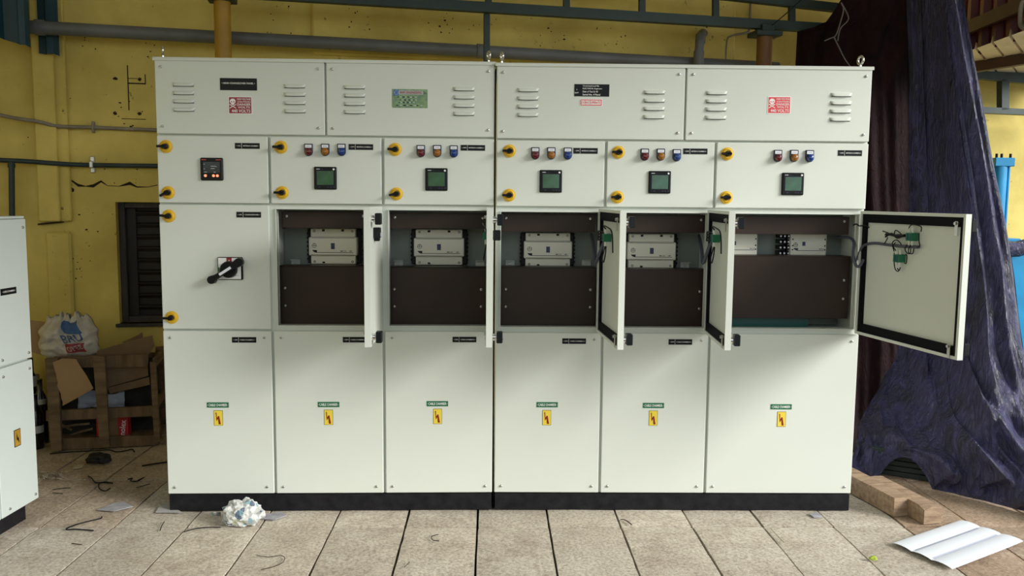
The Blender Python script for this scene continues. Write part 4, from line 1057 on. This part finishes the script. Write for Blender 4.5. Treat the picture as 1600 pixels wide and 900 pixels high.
# ------------------------------------------------------------------ tarpaulins
def cr(p0, p1, p2, p3, t): return .5*((2*p1)+(p2-p0)*t+(2*p0-5*p1+4*p2-p3)*t*t+(3*p1-p0-3*p2+p3)*t**3)
def surf(rows, lin=False):
    def ev(L, t):
        n = len(L)-1; i = min(int(t*n), n-1)
        if lin: return L[i].lerp(L[i+1], t*n-i)
        return cr(L[max(i-1, 0)], L[i], L[i+1], L[min(i+2, n)], t*n-i)
    return lambda u, v: ev([ev(r, u) for r in rows], v)
def Q(px, py, y): return atY(px, py, y)
rowsA = [[Q(1330, -40, 1.30), Q(1380, -40, 1.24), Q(1440, -40, 1.2)], [Q(1313, 0, 1.36), Q(1375, 0, 1.25), Q(1440, 0, 1.18)], [Q(1300, 20, 1.42), Q(1365, 18, 1.26), Q(1440, 20, 1.17)], [Q(1289, 35, 1.46), Q(1360, 33, 1.27), Q(1440, 35, 1.16)], [Q(1270, 43, 1.54), Q(1350, 48, 1.27), Q(1440, 48, 1.15)],
         [Q(1246, 49, 1.62), Q(1345, 66, 1.28), Q(1440, 62, 1.14)], [Q(1243, 112, 1.55), Q(1340, 112, 1.25), Q(1442, 110, 1.12)], [Q(1270, 300, 1.2), Q(1350, 300, 1.15), Q(1444, 300, 1.06)],
         [Q(1280, 540, 1.05), Q(1370, 545, 1.02), Q(1450, 560, .96)], [Q(1290, 640, .98), Q(1370, 660, .92), Q(1455, 680, .86)], [atZ(1300, 702, .01), atZ(1370, 712, .01), atZ(1460, 716, .01)]]
fA = surf(rowsA, True)
def tA(u, v):
    p = fA(u, v); a = .05*min(1, v*3)
    d = a*(noise.noise((u*6+v*1.5, v*1.6, 3))+.45*noise.noise((u*15+v*2, v*3, 5)))
    return p+Vector((0, -d, 0))
q = MB(); q.grid(tA, 70, 90); tb = q.build('tarpaulin', 'tarp_brown'); tag(tb, 'dark brown tarpaulin hanging behind the right end of the cabinets', 'tarpaulin')
rowsB = [[Q(1416, -40, 1.12), Q(1450, -40, .96), Q(1476, -40, .80), Q(1498, -40, .86)],
         [Q(1420, 110, 1.04), Q(1458, 110, .90), Q(1494, 110, .68), Q(1527, 110, .78)],
         [Q(1421, 230, .97), Q(1465, 230, .82), Q(1510, 230, .58), Q(1551, 230, .70)],
         [Q(1420, 400, .88), Q(1478, 400, .70), Q(1534, 400, .42), Q(1584, 400, .55)],
         [Q(1402, 545, .82), Q(1465, 560, .58), Q(1545, 560, .26), Q(1606, 560, .40)],
         [Q(1350, 645, .74), Q(1440, 660, .46), Q(1552, 660, .15), Q(1635, 665, .28)],
         [atZ(1335, 690, .14), atZ(1430, 712, .14), atZ(1556, 738, .14), atZ(1660, 765, .13)],
         [atZ(1322, 735, .004), atZ(1425, 757, .004), atZ(1525, 779, .004), atZ(1680, 820, .004)]]
fB = surf(rowsB)
def tB(u, v):
    p = fB(u, v)
    low = min(1, max(0, (v-.55)/.3))
    a = (.028+.05*v)*min(1, (1.02-v)*7)
    s = u*10-low*v*3
    d = noise.noise((s, v*1.3, 1))*1.0 + .55*noise.noise((u*22-v*6*low, v*2.6, 4)) + .30*noise.noise((u*40-v*10*low, v*9, 6))
    d += .9*(1-abs(noise.noise((u*6.5-v*2.2*low, v*.9+.3, 11)))*3)*.35
    dg = noise.noise(((u*2+v*9)*1.4, (u*5-v*2)*.6, 21))*low*1.2
    for (u0, v0, u1, v1, wd, am) in ((.20, .58, .80, .95, .030, 1.3), (.36, .50, .95, .90, .026, 1.5), (.10, .72, .62, .97, .035, 1.0), (.74, .0, .80, .72, .022, .9), (.90, .1, .88, .8, .03, .6)):
        dx, dy = u1-u0, v1-v0; L2 = dx*dx+dy*dy; t = max(0, min(1, ((u-u0)*dx+(v-v0)*dy)/L2))
        ds = math.hypot(u-u0-t*dx, v-v0-t*dy); d += am*math.exp(-(ds/wd)**2)
    lift = max(0, 1-((u-.31)/.13)**2)*max(0, (v-.80)/.20)
    p = p+Vector((0, .02*lift, .125*lift))
    return p+Vector((0, -a*(d+dg), a*.25*dg))
q = MB(); q.grid(tB, 150, 150); tbl = q.build('tarpaulin', 'tarp_blue'); tag(tbl, 'shiny dark blue tarpaulin draped down to the floor on the right', 'tarpaulin')
# string tied to the brown tarpaulin
q = MB(); g = lambda px, py: atY(px, py, 1.19)
for P in (((1314, 4), (1318, 15), (1313, 35), (1306, 55), (1297, 60), (1288, 64)), ((1303, 58), (1310, 72), (1320, 92), (1330, 106)), ((1315, 5), (1325, 24), (1324, 33), (1313, 45), (1309, 64))):
    q.tube(smoothpath([g(*p) for p in P], 5), .0035, 6)
tag(q.build('string', 'rope'), 'thin grey string knotted on the dark tarpaulin', 'string')
# low stack under the tarpaulin
A = atZ(1380, 744); t = thing('pallet_stack', 'dark green stack showing under the lifted tarpaulin edge', 'stack', (A.x, A.y+.03, 0), (0, 0, -.55))
for k in range(5): q = MB(); q.box(-.05, .42, 0, .30, k*.028+.001, k*.028+.026, 0, .002); q.build('board', 'stack_green', t)

# ------------------------------------------------------------------ yard beyond the tarpaulin
tr2 = thing('roof_truss', 'sunlit grey-green lattice girder against the yellow wall on the right', 'truss', wp(1567, 150, .25))
tl2 = -Vector(tr2.location)
for A, B, h in (((1440, 107), (1680, 131), .066), ((1440, 168), (1680, 179), .040)): rail_between('truss_bar', wp(*A, .25)+tl2, wp(*B, .25)+tl2, .05, h, 'teal_paint', tr2)
rail_between('truss_bar', wp(1567, 124, .25)+tl2, wp(1567, 172, .25)+tl2, .05, .056, 'teal_paint', tr2)
# lean-to roof of cream ribbed sheet
Zr = 2.27
def ribbed(A, B, C_, D_, pitch, amp):     # A-B near edge, D-C far edge
    L = (B-A).length; prof = []; x = 0
    while x < L:
        for fx, h in ((0, 0), (.84, 0), (.90, 1), (.93, 1), (.99, 0)):
            if x+fx*pitch <= L: prof.append(((x+fx*pitch)/L, h))
        x += pitch
    V = [A.lerp(B, t)+Vector((0, 0, h*amp)) for t, h in prof]+[D_.lerp(C_, t)+Vector((0, 0, h*amp)) for t, h in prof]; k = len(prof)
    return V, [(i, i+1, k+i+1, k+i) for i in range(k-1)]
A, B = atZ(1440, 107, Zr), atZ(1640, 33, Zr); Cc, Dd = wp(1690, 122, .0), wp(1440, 110, .0); Cc.z = Dd.z = Zr
q = MB(); V, F = ribbed(A, B, Cc, Dd, .19, .035); q.add(V, F); struct(q.build('roof', 'cream_sheet'), 'cream ribbed lean-to roof sheet on the right')
A2, B2 = A.lerp(Dd, .33), B.lerp(Cc, .33)
struct(rail_between('trim_1', A2-Vector((0, 0, .035)), B2-Vector((0, 0, .035)), .05, .06, 'purlin_brown'), 'brown purlin under the cream roof')
n_ = Vector((-(B-A).y, (B-A).x, 0)).normalized()*.12
corr('cladding_sheet', A+n_, B+n_, lambda t: Zr+.0, 3.1, .16, .035, 'maroon_sheet', 'dark red ribbed cladding above the cream roof, top right', 0.)
k0 = n_*.45
M0, M1 = on(1480, 58, A+k0, n_), on(1640, -12, A+k0, n_)
tag(recenter(rail_between('brace_bar', M0, M1, .03, .075, 'purlin_brown')), 'brown steel bar across the dark red cladding', 'bar')
q = MB(); q.tube(smoothpath([on(x, y, A+k0*.2, n_) for x, y in ((1608, -8), (1597, 6), (1594, 30), (1597, 42), (1612, 50))], 5), .012, 8)
tag(q.build('bent_pipe', 'conduit_cream'), 'bent cream pipe end in the top right corner', 'pipe')
# blue hydraulic cylinder
hy = atY(1561, 300, 1.75); HS = (hy-CAM).dot(CF)/FPX
hc = thing('hydraulic_cylinder', 'bright blue hydraulic cylinder standing against the yellow wall', 'machine', (hy.x, hy.y, 0))
zt_ = atY(1570, 247, 1.75).z; zm = atY(1570, 372, 1.75).z
q = MB(); q.cyl((-.01, 0, zm), (-.01, 0, zt_-.05), 11.5*HS, 24); q.build('barrel', 'machine_blue', hc)
q = MB(); q.box(-16*HS, 15.5*HS, -.05, .05, zt_-.055, zt_, 0, .004); q.build('flange', 'machine_blue', hc)
for x in (-12, -4, 10):
    q = MB(); q.cyl((x*HS, -.03, zt_), (x*HS, -.03, zt_+.026), .008, 8); q.build('bolt', 'black', hc)
q = MB(); q.cyl((13*HS, .0, zm), (13*HS, 0, zt_-.05), .010, 10); q.build('tie_rod', 'machine_blue', hc)
q = MB(); q.box(-.10, .30, -.16, .12, 0, zm-.09, 0, .01); q.build('base_block', 'machine_blue', hc)
q = MB(); q.box(-.09, .12, -.08, .08, zm-.09, zm, 0, .006); q.build('mount', 'machine_blue', hc)
q = MB()
def coverc(u, v):
    p = atY(1562+55*u, 375+16*v+7*math.sin(u*4), 1.55-.03*math.sin(v*PI)); return p+Vector((0, -.02*noise.noise((u*5, v*3, 2)), 0))
q.grid(coverc, 16, 8); o = q.build('cover_cloth', 'tarp_blue'); tag(o, 'folded purple tarpaulin scrap over the blue machine base', 'tarpaulin'); o.modifiers.new('s', 'SOLIDIFY').thickness = .02

# ------------------------------------------------------------------ timber, paper and litter on the floor
def beam(A, B, wd, ht, m, label, chip):
    d = (B-A); L = d.length; an = math.atan2(d.y, d.x); q = MB(); n = 10
    V = []
    for i in range(n+1):
        x = L*i/n
        for j, (y, z) in enumerate(((0, 0), (wd, 0), (wd, ht), (wd*.5, ht+.001), (0, ht))):
            k = .004*noise.noise((i*1.3, j*2.1, wd*50))
            zz = z-(chip if (i == 0 and j == 4) else 0)
            V.append((x+(.008*noise.noise((j*3.1, 0, wd*9)) if i in (0, n) else 0), y+k, max(0, zz+k*(z > 0))))
    q.add(V, [(i*5+j, i*5+(j+1) % 5, (i+1)*5+(j+1) % 5, (i+1)*5+j) for i in range(n) for j in range(5)]); q.add(V[:5], [(4, 3, 2, 1, 0)]); q.add(V[-5:], [(0, 1, 2, 3, 4)])
    o = q.build('timber_beam', m, None, (A.x, A.y, .002), (0, 0, an)); return tag(o, label, 'timber')
A = atZ(1396, 808); B = atZ(1332, 773); d = (B-A).normalized(); e = Vector((d.y, -d.x, 0))
beam(A, A+d*.55, -.085, .085, 'beam_wood', 'longer timber beam lying beside the right cabinet plinth', 0)
A = atZ(1443, 820); dd_ = (atZ(1418, 806)-A).normalized()
beam(A, A+dd_*.42, -.085, .075, 'beam_wood', 'shorter chipped timber beam next to the paper', .012)
# white paper sheet with creases
pc = [atZ(*p, .004) for p in ((1394, 850), (1488, 891), (1599, 848), (1500, 814))]
q = MB()
def paper(u, v):
    p = pc[0].lerp(pc[3], u).lerp(pc[1].lerp(pc[2], u), v)
    return p+Vector((0, 0, .004+.006*abs(math.sin(v*PI*3))**.7+.012*max(0, u-.8)*v+.01*max(0, .06-v)*0))
q.grid(paper, 12, 36); o = q.build('paper_sheet', 'paper'); tag(recenter(o), 'creased white paper sheet lying on the paving', 'paper'); pap = o
for c in (.36, .66):
    k = MB(); L0 = Vector(pap.location); k.grid(lambda u, v: paper(.04+.9*u, c-.020+.04*v)+Vector((0, 0, .0012))-L0, 10, 3); k.build('print', 'paper_print', pap)
# crumpled newspaper
def lump(name, c, r, sz, amp, m, label, cat, seed, sub_=3, fq=3.):
    import bmesh
    bm = bmesh.new(); bmesh.ops.create_icosphere(bm, subdivisions=sub_, radius=1)
    for v in bm.verts:
        p = v.co.copy(); n1 = noise.noise(p*fq+Vector((seed, 0, 0)))+.6*abs(noise.noise(p*fq*2.3+Vector((0, seed, 0))))+.4*noise.noise(p*fq*5)
        p = p*(1+amp*n1); v.co = Vector((p.x*r*sz[0], p.y*r*sz[1], max(-r*sz[2]*.75, p.z*r*sz[2])))
    zmin = min(v.co.z for v in bm.verts)
    for v in bm.verts: v.co.z -= zmin
    me = bpy.data.meshes.new(name); bm.to_mesh(me); bm.free(); me.materials.append(MATS[m])
    o = obj(name, me, None, (c[0], c[1], c[2])); return tag(o, label, cat)
c = atZ(371, 828, .003); lump('newspaper_ball', (c.x, c.y+.07, .003), .062, (1.32, .85, .92), .30, 'newsprint', 'crumpled coloured newspaper ball by the black plinth', 'newspaper', 4, 4, 2.6)
q = MB(); q.grid(lambda u, v: atZ(331+14*u, 800+6*v, .02+.03*(1-v)+.01*math.sin(u*5)), 6, 5); o = q.build('paper_scrap', 'newsprint'); tag(recenter(o), 'small torn paper corner left of the newspaper ball', 'paper'); o.modifiers.new('s', 'SOLIDIFY').thickness = .001
c = atZ(149, 727); lump('black_rag', (c.x, c.y+.04, .003), .05, (1.2, .8, .55), .35, 'cloth_black', 'small black rag lying on the floor before the crate', 'rag', 2, 3, 2.)
def flat(name, P, m, label, cat='scrap', z=.004, t=.002):
    Q_ = [atZ(px, py, z) for px, py in P]; n = len(Q_); q = MB()
    q.add([(p.x, p.y, z+t) for p in Q_]+[(p.x, p.y, z) for p in Q_], [tuple(range(n)), tuple(range(n, 2*n))[::-1]]+[(i, n+i, n+(i+1) % n, (i+1) % n) for i in range(n)])
    me = q.mesh(name, [m]); o = obj(name, me); me.validate(); return tag(recenter(o), label, cat)
flat('plastic_scrap', ((152, 797), (180, 786), (192, 784), (208, 792), (178, 799)), 'scrap_plastic', 'clear grey plastic scrap on the left paving')
flat('plastic_scrap', ((404, 811), (418, 803), (440, 800), (448, 806), (430, 812)), 'scrap_plastic', 'pale plastic scrap right of the newspaper ball')
flat('board_scrap', ((243, 801), (250, 790), (262, 788), (285, 801)), 'scrap_grey', 'thin grey board under the left plinth corner')
flat('paper_scrap', ((113, 732), (122, 726), (131, 727), (128, 731), (118, 733)), 'fibre', 'little white scrap beside the black rag', 'paper')
flat('plastic_scrap', ((1264, 803), (1278, 801), (1285, 808), (1272, 809)), 'scrap_plastic', 'tiny bluish scrap at the right plinth end')
def wires(P, r, m, label, name='wire_scrap', cat='wire', z=None):
    q = MB(); zz = r+.003; q.tube(smoothpath([atZ(px, py, zz) for px, py in P], 5), r, 6); return tag(recenter(q.build(name, m)), label, cat)
wires(((159, 807), (157, 810), (140, 814), (118, 820), (103, 827), (120, 827), (146, 829)), .0028, 'black', 'black wire bent like a V on the left paving')
wires(((138, 744), (143, 747), (149, 754), (157, 754), (165, 753), (176, 755), (158, 754), (154, 759), (157, 765), (165, 767), (172, 763)), .0032, 'black', 'looped black wire on the dirty floor before the crate')
wires(((222, 728), (240, 725), (262, 722)), .0045, 'black', 'dark stick lying near the left cabinet side', 'twig', 'twig')
wires(((200, 749), (207, 747), (204, 751), (214, 752), (225, 746), (216, 750)), .003, 'black', 'tangled short black wire left of the cabinet')
wires(((213, 762), (224, 759), (234, 756)), .002, 'black', 'short thin wire below the tangled wire')
wires(((78, 709), (110, 706), (150, 704), (170, 703), (182, 706), (197, 704), (206, 702), (210, 706)), .0035, 'black', 'long black cable along the foot of the crate', 'cable', 'cable')
wires(((685, 835), (677, 837), (674, 840), (677, 844), (686, 845)), .0018, 'black', 'tiny curled wire on the paving before the left cabinet')
wires(((969, 812), (975, 812), (981, 815), (987, 820)), .0022, 'rust', 'short curved twig on a joint before the right cabinet', 'twig', 'twig')
wires(((1204, 825), (1214, 836), (1226, 848)), .0022, 'fibre', 'straight pale stick on the paving at right', 'twig', 'twig')
wires(((401, 868), (420, 870), (438, 868), (445, 872), (440, 880), (425, 886), (408, 890)), .0014, 'rust', 'fine red-brown wire curl on the front paving')
wires(((250, 829), (253, 821), (257, 815)), .002, 'black', 'tiny black wire stub left of the newspaper ball')
wires(((112, 849), (128, 851)), .002, 'rust', 'short brown twig on the left front slab', 'twig', 'twig')
wires(((288, 831), (305, 826), (325, 824), (345, 824)), .0022, 'black', 'thin dark wire trailing from the newspaper ball')
wires(((632, 886), (640, 878)), .0014, 'rust', 'tiny splinter on the middle front slab', 'twig', 'twig')
wires(((82, 765), (96, 763), (110, 762)), .002, 'black', 'short wire by the left cabinet foot, upper one')
wires(((82, 770), (98, 771)), .002, 'black', 'short wire by the left cabinet foot, lower one')
q = MB(); rnd = random.Random(9)
for i in range(70):
    x, y = rnd.uniform(62, 100), rnd.uniform(737, 749); a = rnd.uniform(0, 6.3); l = rnd.uniform(4, 10)
    P = [atZ(x+l*t*math.cos(a+t), y+l*.35*t*math.sin(a+t*1.5), .006+.02*rnd.random()*t*(1-t)*4) for t in (0, .5, 1)]; q.tube(P, .0014, 4)
tag(recenter(q.build('packing_fibre', 'fibre')), 'tuft of pale packing fibre on the floor by the left cabinet', 'fibre')
c = atZ(1364, 876); lump('leaf', (c.x, c.y, .003), .012, (1.3, 1, .7), .3, 'leaf', 'small yellow-green leaf on the right paving', 'leaf', 6, 2, 2.)
